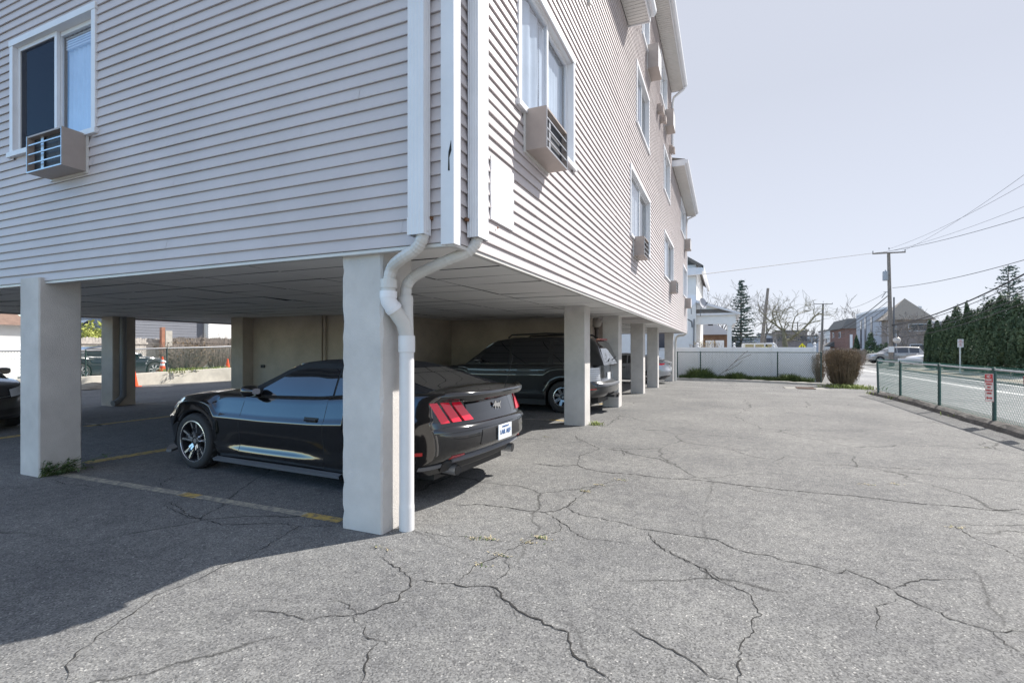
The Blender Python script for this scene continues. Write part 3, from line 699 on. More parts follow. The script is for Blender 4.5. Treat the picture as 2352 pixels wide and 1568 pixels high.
m1 = MB(); crimped(m1, elbow_path([at(972, 525, zA), at(970, 548, zA), at(955, 572, zA + .03), at(925, 592, zA + .1), at(903, 612, dz - .15), at(894, 640, dz - .13), at(893, 662, dz - .13)], 8), .052, .046)
m1.build('downspout_elbow', M['gutter'], bld, smooth=False)
m1 = MB(); crimped(m1, elbow_path([at(1096, 535, zB), at(1094, 556, zB), at(1075, 578, zB + .0), at(1030, 597, zB + .02), at(985, 617, dz - .1), at(950, 636, dz + .0), at(935, 655, dz + .02), at(932, 672, dz + .02), at(931, 690, dz + .02)], 8), .05, .044)
m1.build('downspout_elbow', M['gutter'], bld, smooth=False)
m1 = MB(); P = lambda px, py, d=0: at(px, py, dz + d)
m1.tube([P(893, 642, -.13), P(893, 662, -.13)], .066, 16); m1.tube([P(892, 662, -.13), P(892, 673, -.13)], .058, 16)
m1.build('pipe_collar', M['gutter'], bld, smooth=False)
m1 = MB(); m1.tube([P(892, 671, -.13), P(891, 682, -.13), P(893, 692, -.128), P(899, 702, -.12), P(906, 711, -.105)], .064, 18); m1.tube([P(892, 669, -.13), P(892, 684, -.13)], .069, 18); m1.tube([P(900.5, 704, -.118), P(906.5, 712, -.105)], .068, 18)
m1.build('pipe_elbow', M['vinyl'], bld, smooth=True)
m1 = MB(); m1.tube([P(904, 709, -.108), P(926, 742, -.04), P(934, 772, 0)], .060, 18); m1.tube([P(932, 680, .02), P(933, 735, .01), P(934, 772, 0)], .058, 18)
m1.tube([P(931, 683, .02), P(931, 702, .02)], .066, 16)
m1.build('branch_pipe', M['gutter'], bld, smooth=True)
m1 = MB(); r0 = .0635
m1.lathe([(.055, 1.605), (r0 + .006, 1.605), (r0 + .006, 1.47), (r0 - .003, 1.468), (r0 - .003, .22), (r0 - .0005, .19), (r0 - .0005, .03), (r0 - .002, -.02)], 28, (PX, PY, 0)); m1.build('standpipe', M['pvc'], bld, smooth=False)
bld.children[-1].data.polygons.foreach_set('use_smooth', [True] * len(bld.children[-1].data.polygons))

rustm = mat('rust_stain', (.17,.08,.04), .9, var=.3, vscale=40)
mb = MB(); a = [onY(px, py, YF - .0285) for px, py in ((1036, 322), (1037, 345), (1032, 362), (1033, 392), (1029, 392), (1030, 350))]
mb.prism(a, (0, -.0015, 0)); mb.build('trim_tear', M['dark'], bld)
for fac_, px, py in ((0, 985, 502), (1, 1073, 505)):
    p = onY(px, py, YF - .03) if fac_ == 0 else onX(px, py, XF + .03); mb = MB(); mb.obox(p, (.03 if fac_ == 0 else .012, 0, 0), (0, .012 if fac_ == 0 else .03, 0), (0, 0, .012)); mb.build('spout_strap', rustm, bld)

# ------------------------------------------------------------------ wall air conditioners
def ac_unit(fac, u0, z1, label, w=.7, h=.41, d=.25, style=0):
    base = fac(u0 + w / 2, .0, z1 - h)
    t = thing('air_conditioner', label, 'air conditioner', base, 0, 'air conditioners in the apartment walls')
    def fb(mb, a, b, c, e, d0, d1, m=0):
        Q = [fac(a, d0, c), fac(b, d0, c), fac(b, d0, e), fac(a, d0, e), fac(a, d1, c), fac(b, d1, c), fac(b, d1, e), fac(a, d1, e)]
        mb.add(Q, [(3,2,1,0),(4,5,6,7),(0,1,5,4),(1,2,6,5),(2,3,7,6),(3,0,4,7)], m)
    u1, z0 = u0 + w, z1 - h; k = .018
    mb = MB(); fb(mb, u0, u0 + k, z0, z1, .0, d); fb(mb, u1 - k, u1, z0, z1, .0, d); fb(mb, u0 + k, u1 - k, z0, z0 + k, .0, d); fb(mb, u0 + k, u1 - k, z1 - k, z1, .0, d)
    fb(mb, u0 + k, u1 - k, z0 + k, z1 - k, .01, .02)
    mb.build('sleeve', M['acbox'], t, recalc=True)
    mb = MB(); fb(mb, u0 - .02, u0, z0 - .02, z1 + .0, .015, .035); fb(mb, u1, u1 + .02, z0 - .02, z1, .015, .035); fb(mb, u0, u1, z0 - .02, z0, .015, .035); mb.build('flange', M['gutter'], t, recalc=True)
    mb = MB(); fb(mb, u0 + k, u1 - k, z0 + k, z1 - k, d - .07, d - .06); mb.build('cooling_coil', M['fins'], t, recalc=True)
    mb = MB()
    if style == 0:
        for i in range(1, 4): zz = z0 + h * i / 4; fb(mb, u0 + k, u1 - k, zz - .007, zz + .007, d - .012, d - .001)
        fb(mb, u0 + w * .28, u0 + w * .36, z0 + k, z1 - k, d - .045, d - .04)
        fb(mb, u0 + .003, u1 - .003, z0 + .001, z0 + k * .8, d, d + .006); fb(mb, u0 + .003, u0 + k * .8, z0 + k, z1 - .002, d, d + .006); fb(mb, u1 - k * .8, u1 - .003, z0 + k, z1 - .002, d, d + .006)
    else: fb(mb, u0 + k, u1 - k, z0 + k, z1 - k, d - .02, d - .005)
    mb.build('grille', M['steel'] if style == 0 else M['trim'], t, recalc=True)
    return t
def uy(px, py): return onX(px, py, XF).y
ac_unit(MF, -7.17, 3.86, 'beige air conditioner with dark coil under the window of the shaded short wall')
ac_unit(MR, 4.6, 3.88, 'beige air conditioner under the nearest window of the sunny long wall')
ac_unit(MR, 10.98, 3.93, 'beige air conditioner with hanging wire below the second lower window of the long wall')
ac_unit(MR, 18.65, 3.93, 'beige air conditioner below the third lower window of the long wall')
for (px, ty, by, lab) in ((1484.5, 104, 158, 'beige air conditioner high up under the tall eave, topmost on the building'), (1525, 252, 291, 'beige air conditioner beside the downspout bracket at the end of the tall middle part'),
                      (1571, 549, 572, 'small beige air conditioner on the far upper storey beside the corner downspout'), (1572, 685, 706, 'small beige air conditioner at the far lower corner of the long wall')):
    p = onX(px, ty, XF); p2 = onX(px, by, XF); ac_unit(MR, min(p.y, YB - .9), p.z, lab, w=.7, h=max(.4, min(.62, p.z - p2.z)), d=.3, style=1)

# ================================================================== CARS (local frame: x forward, y left, z up)
def lerp_tab(tab, x):
    if x <= tab[0][0]: return tab[0][1]
    for (a, va), (b, vb) in zip(tab[:-1], tab[1:]):
        if x <= b:
            t = (x - a) / (b - a); t = t * t * (3 - 2 * t) if len(tab[0]) > 2 else t
            return va + (vb - va) * t
    return tab[-1][1]
class Car:
    def __init__(s, **k): s.__dict__.update(k)
    def arch(s, x):
        z = lerp_tab(s.sill, x)
        for ax in (s.fx, s.rx):
            d = abs(x - ax)
            if d < s.ra: z = max(z, s.wr + math.sqrt(max(0, s.ra**2 - d*d)) - .01)
        return z
    def P(s, a, t, side=1):
        xr = -s.L/2 + lerp_tab(s.rprof, t); xf = s.L/2 - lerp_tab(s.fprof, t); hw = s.W/2 * lerp_tab(s.hprof, t); n = 2 / s.sq
        if a < 1:
            th = a * math.pi / 2; x = xr + s.cr - s.cr * math.cos(th)**n; y = hw * math.sin(th)**n if th > 0 else 0
        elif a <= 2: x = xr + s.cr + (xf - s.cf - xr - s.cr) * (a - 1); y = hw
        else:
            th = (3 - a) * math.pi / 2; x = xf - s.cf + s.cf * math.cos(th)**n; y = hw * math.sin(th)**n if th > 0 else 0
        if getattr(s, 'scoop', None):                    # pressed crease along the lower doors
            w = sm((x - s.scoop[0]) / .75) * sm((s.scoop[1] - x) / .6); tt = (.04, .127, .243, .42); vv = (0, .013, -.027, 0)
            y *= 1 + w * float(np.interp(t, tt, vv))
        y *= lerp_tab(s.wx, x)
        zb, zt = s.arch(x), lerp_tab(s.belt, x)
        return Vector((x, side * y, zb + (zt - zb) * t))
    def aX(s, x, t):                                       # station for a given x in the straight part
        xr = -s.L/2 + lerp_tab(s.rprof, t) + s.cr; xf = s.L/2 - lerp_tab(s.fprof, t) - s.cf
        return 1 + (x - xr) / (xf - xr)
    def stations(s):
        a = [i / 12 for i in range(12)]
        xs_ = set(np.linspace(0, 1, 46)); 
        for ax in (s.fx, s.rx):
            for k in range(-12, 13):
                v = s.aX(ax + s.ra * math.sin(k / 12 * math.pi / 2) * 1.0, .3) - 1
                if 0 < v < 1: xs_.add(v)
        return a + [1 + v for v in sorted(xs_)] + [2 + (i + 1) / 12 for i in range(12)]
    def top(s, x): return lerp_tab(s.roof, x)
    def yb(s, x): return s.W/2 * lerp_tab(s.hprof, 1.) * lerp_tab(s.wx, x) - .015
    def yside(s, x, z):
        h = z - lerp_tab(s.belt, x); return s.yb(x) - s.tum * max(0, h) - s.tum * .55 * max(0, h)**2
def patch_fn(mb, f, na, nt, off, depth=.012, m=0):
    """a panel lying on the surface f(i,j) (0..1), lifted by off, with a skirt going back in"""
    pts = [[f(i / na, j / nt) for j in range(nt + 1)] for i in range(na + 1)]
    e = 1e-3; out = []; inn = []
    for i in range(na + 1):
        r1, r2 = [], []
        for j in range(nt + 1):
            u, v = min(i / na, 1 - e), min(j / nt, 1 - e)
            du = f(u + e, v) - f(u, v); dv = f(u, v + e) - f(u, v); n = du.cross(dv)
            n = n.normalized() if n.length > 1e-12 else Vector((0, 0, 1))
            r1.append((pts[i][j], n)); 
        out.append(r1)
    c = sum((p for r in pts for p in r), Vector()) / ((na + 1) * (nt + 1))
    sgn = 1 if sum(n.dot(p - Vector((c.x * .6, 0, c.z))) for r in out for p, n in r) > 0 else -1
    A = [[p + n * sgn * off for p, n in r] for r in out]; mb.grid(A, m)
    B = [[p - n * sgn * depth for p, n in r] for r in out]
    edge = [(i, 0) for i in range(na + 1)] + [(na, j) for j in range(1, nt + 1)] + [(i, nt) for i in range(na - 1, -1, -1)] + [(0, j) for j in range(nt - 1, 0, -1)]
    mb.grid([[A[i][j] for i, j in edge], [B[i][j] for i, j in edge]], m, close=True)
def wheel(car, root, x, side, spokes, dbl, rimm, facem, wdt=.235):
    w = thing('wheel', None, None); w.parent = root; wr = car.wr; y0 = side * (car.W/2 - .015 - .01)
    w.location = (x, y0, wr); o = -side
    mb = MB(); rr_ = wr * car.rimf; R_ = wr
    mb.lathe([(rr_ - .012, .012*o), (rr_ + .006, .004*o), (R_ * .9, 0), (R_ * .965, .012*o), (R_ * .995, .035*o), (R_, .06*o), (R_, (wdt-.05)*o), (R_*.97, (wdt-.015)*o), (rr_, wdt*o), (rr_ - .03, wdt*o)], 40, (0, 0, 0), 'y')
    for k in range(24):
        a0 = 2*math.pi*k/24; 
        mb.obox((math.cos(a0)*R_*.998, o*.08, math.sin(a0)*R_*.998), (math.cos(a0)*.002, 0, math.sin(a0)*.002), (0, .03, 0), (-math.sin(a0)*.02, 0, math.cos(a0)*.02))
    mb.build('tyre', M['tyre'], w, smooth=True, world=False)
    mb = MB(); mb.lathe([(rr_ + .004, .006*o), (rr_ - .012, .006*o), (rr_ - .022, .02*o), (rr_ - .03, .12*o), (.06, .12*o), (.0, .12*o)], 40, (0, 0, 0), 'y', 1)
    mb.lathe([(rr_ + .004, .004*o), (rr_ - .008, .002*o), (rr_ - .016, .012*o)], 40, (0, 0, 0), 'y', 0)
    yz = .014 * o
    def spoke(ang, w0, w1, r0, r1, m=0, d=.02, sh0=0., sh1=0.):
        ca, sa = math.cos(ang), math.sin(ang); pr = lambda r, q: (ca*r - sa*q, sa*r + ca*q)
        p = [pr(r0, sh0 - w0), pr(r1, sh1 - w1), pr(r1, sh1 + w1), pr(r0, sh0 + w0)]
        y_in = yz + .022 * o
        top = [(p[0][0], y_in, p[0][1]), (p[1][0], yz, p[1][1]), (p[2][0], yz, p[2][1]), (p[3][0], y_in, p[3][1])]
        mb.prism(top, (0, d * o, 0), m)
    for k in range(spokes):
        a0 = 2*math.pi*k/spokes + .3
        if dbl:
            for q in (-1, 1):
                spoke(a0, .013, .013, .11, rr_ - .004, 0, .03, q * .022, q * .060); spoke(a0, .013, .013, .045, .112, 0, .03, q * .010, q * .022)
            spoke(a0, .02, .022, .10, .16, 1, .02)
        else: spoke(a0, dblw[0] if False else .028, .036, .05, rr_ - .006, 0, .03)
    mb.lathe([(.0, .03*o), (.03, .03*o), (.036, .045*o)], 16, (0, 0, 0), 'y', 0); mb.lathe([(.0, .03*o), (.07, .034*o), (.075, .06*o)], 20, (0, 0, 0), 'y', 1)
    for k in range(5):
        a0 = 2*math.pi*k/5; mb.lathe([(.0, .03*o), (.009, .03*o), (.009, .05*o)], 8, (math.cos(a0)*.055, 0, math.sin(a0)*.055), 'y', 0)
    mb.build('rim', [rimm, facem], w, world=False)
    return w
def build_car(c, name, label, loc, rz, paint, spokes=5, dbl=True, rim=None, face=None, details=None, glass=None, roofmat=None, simple=False):
    root = thing(name, label, 'car', (loc[0], loc[1], G(loc[0], loc[1]) if len(loc) < 3 else loc[2]), rz)
    OFF[root.name] = Vector((0, 0, 0))
    glass = glass or M['tint']
    st = c.stations(); T = [0, .03, .07, .113, .12, .127, .18, .243, .25, .257, .3, .37, .44, .52, .58, .63, .66, .69, .73, .79, .85, .9, .94, .97, .99, 1.0]
    body = MB()
    for side in (1, -1):
        rows = [[c.P(a, t, side) for t in T] for a in st]
        # deck inwards from the belt line
        W_ = [.05, .12, .22, .35, .5, .65, .8, .92, 1.0]
        for r in rows:
            p = r[-1].copy(); cr = c.crown * min(1, max(0, (c.L/2 - abs(p.x)) / .25))
            for w in W_: r.append(Vector((p.x, p.y * (1 - w), p.z + cr * (1 - (1 - w)**2) * (abs(p.y) / (c.W/2)))))
        body.grid(rows)
    # floor
    b = body.build('body', paint, root, smooth=True, world=False, recalc=True)
    us = MB(); us.box(-c.L/2 + .45, c.L/2 - .45, -c.W/2 + .3, c.W/2 - .3, .19, .55); us.box(c.rx + c.ra + .02, c.fx - c.ra - .02, -c.W/2 + .08, c.W/2 - .08, .17, .42)
    us.box(-c.L/2 + .3, c.L/2 - .3, -c.W/2 + .42, c.W/2 - .42, .22, .5)
    for ax in (c.fx, c.rx):
        for s in (1, -1):
            n = 14; rows = []
            for k in range(n + 1):
                a = math.pi * k / n; rx_, rz_ = ax + math.cos(a) * (c.ra - .004), c.wr - .012 + math.sin(a) * (c.ra - .004)
                rows.append([(rx_, s * (c.W/2 * .90), rz_), (rx_, s * (c.W/2 - .32), rz_)])
            us.grid(rows)
    us.build('underbody', M['plastic'], root, world=False)
    # greenhouse shell
    gx = [x for x, _ in c.roof]; x0, x1 = gx[0], gx[-1]; N = 44; gh = MB(); rows = []
    def ring(x):
        zt, zb = c.top(x), lerp_tab(c.belt, x) - .012; h = max(.004, zt - zb); ze = zb + h * .86; ye = c.yside(x, ze)
        half = [(c.yb(x), zb), (c.yside(x, zb + h*.3), zb + h*.3), (c.yside(x, zb + h*.6), zb + h*.6), (ye, ze), (ye - .028 * min(1, h*4), zb + h*.935), (ye - .075 * min(1, h*4), zb + h*.97), (ye * .72, zb + h * .99), (ye*.4, zb + h * .998), (0, zt)]
        return [Vector((x, y, z)) for y, z in half] + [Vector((x, -y, z)) for y, z in half[-2::-1]]
    for i in range(N + 1):
        rows.append(ring(x0 + (x1 - x0) * i / N))
    gh.grid(rows); gh.build('cabin', roofmat or paint, root, smooth=True, world=False, recalc=True)
    # windscreens
    def screen(xa, xb, wid, nm):
        mb = MB()
        def f(u, v):
            x = xa + (xb - xa) * u; q = (v - .5) * 2 * wid; zt, zb = c.top(x), lerp_tab(c.belt, x) - .012; h = max(.004, zt - zb); ye = c.yside(x, zb + h*.86) - .03
            return Vector((x, q * ye, zt - (abs(q)**2.2) * h * .028))
        patch_fn(mb, f, 14, 14, .006, .004); return mb.build(nm, glass, root, smooth=True, world=False)
    screen(c.ws[0], c.ws[1], .93, 'windscreen'); screen(c.rs[0], c.rs[1], c.rs[2], 'rear_window')
    # side glass
    for s in (1, -1):
        for k, (xa, xb, lo, hi, skf, skb) in enumerate(c.sideglass):
            mb = MB()
            def f(u, v, s=s):
                x = xa + (xb - xa) * u
                zb = lerp_tab(c.belt, x) + lo; zt = c.top(x) - hi - .12 * max(0, c.top(x) - lerp_tab(c.belt, x)) * 0
                zt = zb + max(.002, (min(zt, lerp_tab(c.glasstop, x) if c.glasstop else 9) - zb))
                z = zb + (zt - zb) * v; x2 = x + (skf * u + skb * (1 - u)) * v
                return Vector((x2, s * c.yside(x2, z), z))
            patch_fn(mb, f, 14, 6, .005, .003); mb.build('side_window', glass, root, smooth=True, world=False)
    # wheels
    if not simple or True:
        for x in (c.fx, c.rx):
            for s in (1, -1): wheel(c, root, x, s, spokes, dbl, rim or M['alloy'], face or M['alloy_dark'])
    # doors: panel with dark joint
    for s in (1, -1):
        for (xa, xb, rake) in c.doors:
            mb = MB(); t0, t1 = .06, .985
            loop = [(xa + rake * 0, t0)] ; n = 10
            pts = [c.P(c.aX(xa + (xb - xa) * i / n, t0), t0, s) for i in range(n + 1)] + [c.P(c.aX(xb + rake * j / n, t0 + (t1 - t0) * j / n), t0 + (t1 - t0) * j / n, s) for j in range(n + 1)]
            pts += [c.P(c.aX(xb + rake + (xa + rake*.3 - xb - rake) * i / n, t1), t1, s) for i in range(n + 1)] + [c.P(c.aX(xa + rake*.3 * (1 - j / n), t1 + (t0 - t1) * j / n), t1 + (t0 - t1) * j / n, s) for j in range(n + 1)]
            mb.tube(pts, .0035, 4, 1, cap=False)
            def f(u, v, s=s): 
                t = t0 + (t1 - t0) * v; x = (xa + rake*.3*v) + ((xb + rake*v) - (xa + rake*.3*v)) * u; return c.P(c.aX(x, t), t, s)
            na = 12; rows = [[f(i / na, T_) + Vector((0, s * .0015, 0)) for T_ in [(q - t0)/(t1 - t0) for q in T if t0 <= q <= t1]] for i in range(na + 1)]
            mb.grid(rows, 0)
            d = mb.build('door', [paint, M['plastic']], root, smooth=True, world=False)
            hx = xb + rake * .7 - (.12 if xb < xa else -.0) + (.0); t = c.handle_t
            hx = (xa + .17) if c.handle_back else hx
            hb = MB(); p = c.P(c.aX(hx, t), t, s); hb.obox(p + Vector((.0, s * .022, 0)), (.085, 0, 0), (0, .008, 0), (0, 0, .013)); hb.obox(p + Vector((0, s * .004, 0)), (.1, 0, 0), (0, .004, 0), (0, 0, .03), 1)
            hb.build('handle', [paint if not c.chrome_handle else M['chrome'], M['plastic']], d, world=False, bevel=.006)
        # mirrors
        mx_, mz = c.mirror; yb_ = c.yb(mx_); mm = MB(); rows = []
        for i in range(9):
            a = i / 8; r_ = .5 + .5 * math.sin(math.pi * min(1, a * .9 + .25)); cx_ = mx_ + .07 - .15 * a; row = []
            for j in range(14):
                b_ = 2 * math.pi * j / 14; row.append((cx_, s * (yb_ + .12 + .105 * r_ * (abs(math.cos(b_))**.7) * math.copysign(1, math.cos(b_))), mz + .01 + .068 * r_ * (abs(math.sin(b_))**.7) * math.copysign(1, math.sin(b_))))
            rows.append(row)
        mm.grid(rows, 0, close=True); mm.add(rows[0], [tuple(range(14))]); mm.tube([(mx_ + .02, s * (yb_ - .02), mz - .05), (mx_, s * (yb_ + .08), mz - .035)], .02, 6)
        mo = mm.build('wing_mirror', paint, root, smooth=True, world=False)
        gm = MB(); e = rows[-1]; gm.add([(p[0] - .001, p[1], p[2]) for p in e], [tuple(range(14))]); gm.build('mirror_glass', M['chrome'], mo, world=False)
    return root
def surf_patch(c, root, name, m, side, a0, a1, t0, t1, off=.006, sk0=0., sk1=0., na=8, nt=8, parent=None, depth=.012, curve=0.):
    mb = MB()
    def f(u, v):
        t = t0 + (t1 - t0) * v; a = (a0 + sk0 * v) + ((a1 + sk1 * v) - (a0 + sk0 * v)) * u
        if curve: t += curve * (u * (1 - u))
        s = side
        if a < 0: a = -a; s = -side
        return c.P(a, min(1, max(0, t)), s)
    patch_fn(mb, f, na, nt, off, depth, 0)
    return mb.build(name, m, parent or root, smooth=True, world=False)

# ---------------------------------------------------------------- black coupe
blackp = paint_mat('black_car_paint', (.004,.004,.005), .12)
softtop = mat('black_soft_top', (.022,.023,.027), .8, bump=.2, bscale=200)
cp = Car(scoop=(-1.0, 1.05), L=4.84, W=1.90, wr=.345, ra=.385, rimf=.74, fx=1.45, rx=-1.42, cr=.34, cf=.72, sq=2.6, crown=.05, tum=.36, chrome_handle=False, handle_back=True,
    sill=[(-2.4,.36),(-2.0,.27),(-1.6,.21),(-.8,.19),(1.1,.19),(1.9,.22),(2.4,.26)],
    belt=[(-2.4,1.06),(-2.25,1.075),(-1.9,1.06),(-1.5,1.035),(-1.1,1.01),(-.6,.965),(.2,.945),(.8,.955),(1.15,.955),(1.6,.92),(2.0,.85),(2.25,.765),(2.4,.70)],
    rprof=[(0,.22),(.12,.17),(.2,.03),(.27,.0),(.42,.0),(.53,.02),(.57,.06),(.62,.07),(.8,.115),(.885,.135),(.92,.04),(.97,.005),(1,.03)],
    fprof=[(0,.08),(.08,.04),(.2,.06),(.4,.02),(.6,.0),(.8,.05),(.92,.12),(1,.2)],
    hprof=[(0,.925),(.05,.95),(.12,.96),(.25,.962),(.4,.970),(.55,.985),(.63,.995),(.66,.99),(.69,.972),(.78,.950),(.88,.925),(.94,.91),(.98,.895),(1,.875)],
    wx=[(-2.4,.93),(-1.9,.985),(-1.2,1.),(-.5,.982),(.5,.982),(1.5,1.),(2.0,.97),(2.4,.9)],
    roof=[(-2.06,1.050),(-1.78,1.120),(-1.48,1.215),(-1.23,1.290),(-0.98,1.335),(-0.68,1.365),(-0.38,1.375),(-0.18,1.355),(0.02,1.290),(0.32,1.140),(0.57,1.010),(0.70,0.945)],
    ws=(.65,-.12), rs=(-1.94,-1.30,.80), sideglass=[(-.78,.34,.012,.05,0,0),(-1.10,-.81,.012,.05,0,0)],
    glasstop=[(-1.68,1.130),(-1.23,1.200),(-0.78,1.275),(-0.28,1.275),(-0.08,1.240),(0.34,1.030),(0.62,0.950)],
    doors=[(-.74,.62,-.06)], handle_t=.70, mirror=(.36,1.0))
h = math.atan2(.042, -.9991)
rc = Vector((-2.19, 4.87)); fwd = Vector((math.cos(h), math.sin(h)))
cc = rc + fwd * (cp.L / 2)
black = build_car(cp, 'parked_car', 'glossy black two door coupe parked behind the nearest column', (cc.x, cc.y), h, blackp, 5, True, roofmat=softtop)
for s in (1, -1):
    for k in range(3):                                    # three slanted lamp bars each side
        a0 = .70 - k * .155
        surf_patch(cp, black, 'tail_light', M['redlens'], s, a0 - .085, a0 + .03, .625, .875, .018, .14, .14, 5, 6)
    surf_patch(cp, black, 'rear_reflector', M['redrefl'], s, 1.02, 1.10, .26, .30, .006)
    surf_patch(cp, black, 'headlight', M['clearlens'], s, 2.25, 2.55, .80, .93, .006, -.12, 0)
    surf_patch(cp, black, 'fog_reflector', M['redrefl'], s, .45, .62, .165, .19, .006)
    surf_patch(cp, black, 'rear_valance', M['greyplastic'], s, .42, .95, .08, .12, .012, 0, 0, 12, 3)
    mb = MB(); mb.tube([(-2.0, s * .60, .315), (-2.23, s * .62, .31)], .052, 18, cap=False); mb.tube([(-2.23, s * .62, .31), (-2.05, s * .605, .315)], .045, 18, m=1)
    mb.build('exhaust_tip', [M['steel'], M['plastic']], black, smooth=True, world=False)
    mb = MB(); n = 12                                      # side skirt
    rows = [[Vector((cp.rx + cp.ra + .04 + (cp.fx - cp.rx - 2*cp.ra - .08) * i / n, s * (.885), .20)), Vector((cp.rx + cp.ra + .04 + (cp.fx - cp.rx - 2*cp.ra - .08) * i / n, s * (.945), .185)), Vector((cp.rx + cp.ra + .04 + (cp.fx - cp.rx - 2*cp.ra - .08) * i / n, s * .935, .155)), Vector((cp.rx + cp.ra + .04 + (cp.fx - cp.rx - 2*cp.ra - .08) * i / n, s * .85, .15))] for i in range(n + 1)]
    mb.grid(rows); mb.build('side_skirt', M['greyplastic'], black, smooth=False, world=False)
    mb = MB(); mb.prism([(2.28, s * .3, .17), (2.36, s * .3, .17), (2.28, s * .72, .17), (1.98, s * .93, .17), (1.92, s * .9, .17)], (0, 0, .03)); mb.build('front_splitter', M['greyplastic'], black, world=False)
surf_patch(cp, black, 'rear_diffuser', M['plastic'], 1, -.62, .62, .03, .15, .02, 0, 0, 16, 4)
surf_patch(cp, black, 'diffuser_trim', M['greyplastic'], 1, -.55, .55, .145, .165, .035, 0, 0, 16, 2)
surf_patch(cp, black, 'boot_panel', blackp, 1, -.37, .37, .63, .85, .008, 0, 0, 16, 4)
surf_patch(cp, black, 'boot_spoiler', blackp, 1, -.83, .83, .945, .995, .03, 0, 0, 24, 4)
surf_patch(cp, black, 'brake_light', M['redrefl'], 1, -.13, .13, .90, .93, .02, 0, 0, 8, 2)
surf_patch(cp, black, 'bumper_lip', blackp, 1, -.9, .9, .50, .56, .022, 0, 0, 24, 3)
surf_patch(cp, black, 'plate_recess', M['plastic'], 1, -.29, .29, .27, .47, .004, 0.04, -.04, 12, 4)
pc = cp.P(0, .37, 1); mb = MB(); mb.box(pc.x - .022, pc.x - .012, -.155, .155, pc.z - .078, pc.z + .078); pl = mb.build('licence_plate', M['plate'], black, world=False, bevel=.003)
mb = MB(); add_text(mb, '1AR AEF', .07, (pc.x - .0235, 0, pc.z - .002), (0, -1, 0), (0, 0, 1)); add_text(mb, 'CONNECTICUT', .022, (pc.x - .0235, 0, pc.z + .055), (0, -1, 0), (0, 0, 1)); mb.build('plate_lettering', M['plateblue'], pl, world=False)
# chrome running horse emblem on the boot panel
pc = cp.P(0, .745, 1); horse = [(-.085,.02),(-.06,.035),(-.05,.055),(-.03,.06),(-.02,.04),(.0,.03),(.03,.033),(.055,.03),(.075,.045),(.09,.05),(.085,.03),(.07,.012),(.075,-.01),(.085,-.035),(.07,-.03),(.058,-.012),(.04,-.008),(.03,-.03),(.015,-.045),(.02,-.02),(.0,-.004),(-.02,-.002),(-.03,-.025),(-.05,-.04),(-.045,-.015),(-.05,.005),(-.065,.008),(-.075,-.005),(-.085,.005)]
mb = MB(); mb.prism([(pc.x - .016, -q[0], pc.z + q[1]) for q in horse], (-.008, 0, 0)); mb.build('boot_emblem', M['chrome'], black, world=False)
mb = MB(); mb.tube([(-2.18, -.5, 1.06), (-2.2, -.5, 1.10), (-2.3, -.5, 1.42)], [.012, .005, .002], 6); mb.build('aerial', M['plastic'], black, world=False)
mb = MB(); mb.tube([(-2.04, -.74, 1.062), (-2.08, -.4, 1.09), (-2.09, 0, 1.10), (-2.08, .4, 1.09), (-2.04, .74, 1.062)], .009, 6); mb.build('roof_trim', M['steel'], black, world=False, smooth=True)
mb = MB(); mb.tube([(-.1, -.1, 1.23), (-.1, .1, 1.23)], .03, 8); mb.build('rear_view_mirror', M['plastic'], black, world=False)

# ---------------------------------------------------------------- dark grey SUV
suvp = paint_mat('graphite_car_paint', (.028,.029,.032), .3, .3)
sv = Car(L=4.85, W=1.86, wr=.37, ra=.42, rimf=.60, fx=1.52, rx=-1.38, cr=.34, cf=.55, sq=2.9, crown=.05, tum=.2, chrome_handle=False, handle_back=True,
    sill=[(-2.5,.42),(-1.9,.36),(-1.0,.3),(1.1,.3),(1.9,.32),(2.5,.36)],
    belt=[(-2.5,1.12),(-2.2,1.13),(-1,1.12),(.6,1.10),(1.1,1.11),(1.6,1.07),(2.1,1.0),(2.5,.9)],
    rprof=[(0,.12),(.1,.02),(.2,.0),(.38,.0),(.42,.03),(.46,.16),(.6,.17),(1,.2)], fprof=[(0,.1),(.15,.02),(.4,.0),(.6,.04),(1,.12)],
    hprof=[(0,.93),(.08,.97),(.2,.985),(.24,.97),(.5,.985),(.72,1.),(.75,.985),(.9,.975),(.97,.95),(1,.92)],
    wx=[(-2.5,.96),(-2,1.),(1.6,1.),(2.5,.92)],
    roof=[(-2.33,1.12),(-2.28,1.25),(-2.2,1.5),(-2.12,1.66),(-2.0,1.74),(-1,1.79),(0,1.775),(.4,1.71),(.7,1.52),(1.0,1.28),(1.2,1.12)],
    ws=(1.12,.46), rs=(-2.3,-2.12,.86), sideglass=[(.02,.78,.03,.09,0,0),(-1.0,-.06,.03,.09,0,0),(-1.95,-1.12,.03,.09,0,0)],
    glasstop=[(-2.2,1.5),(-2.0,1.62),(-1,1.66),(.2,1.65),(.42,1.6),(.8,1.28),(1.1,1.13)],
    doors=[(-.02,1.02,0.0),(-1.05,-.05,-.1)], handle_t=.80, mirror=(.78,1.2))
suv = build_car(sv, 'parked_car', 'dark grey sport utility vehicle parked tail out behind the second column', (-2.42 - 2.425, 11.93, 0), math.pi, suvp, 8, False)
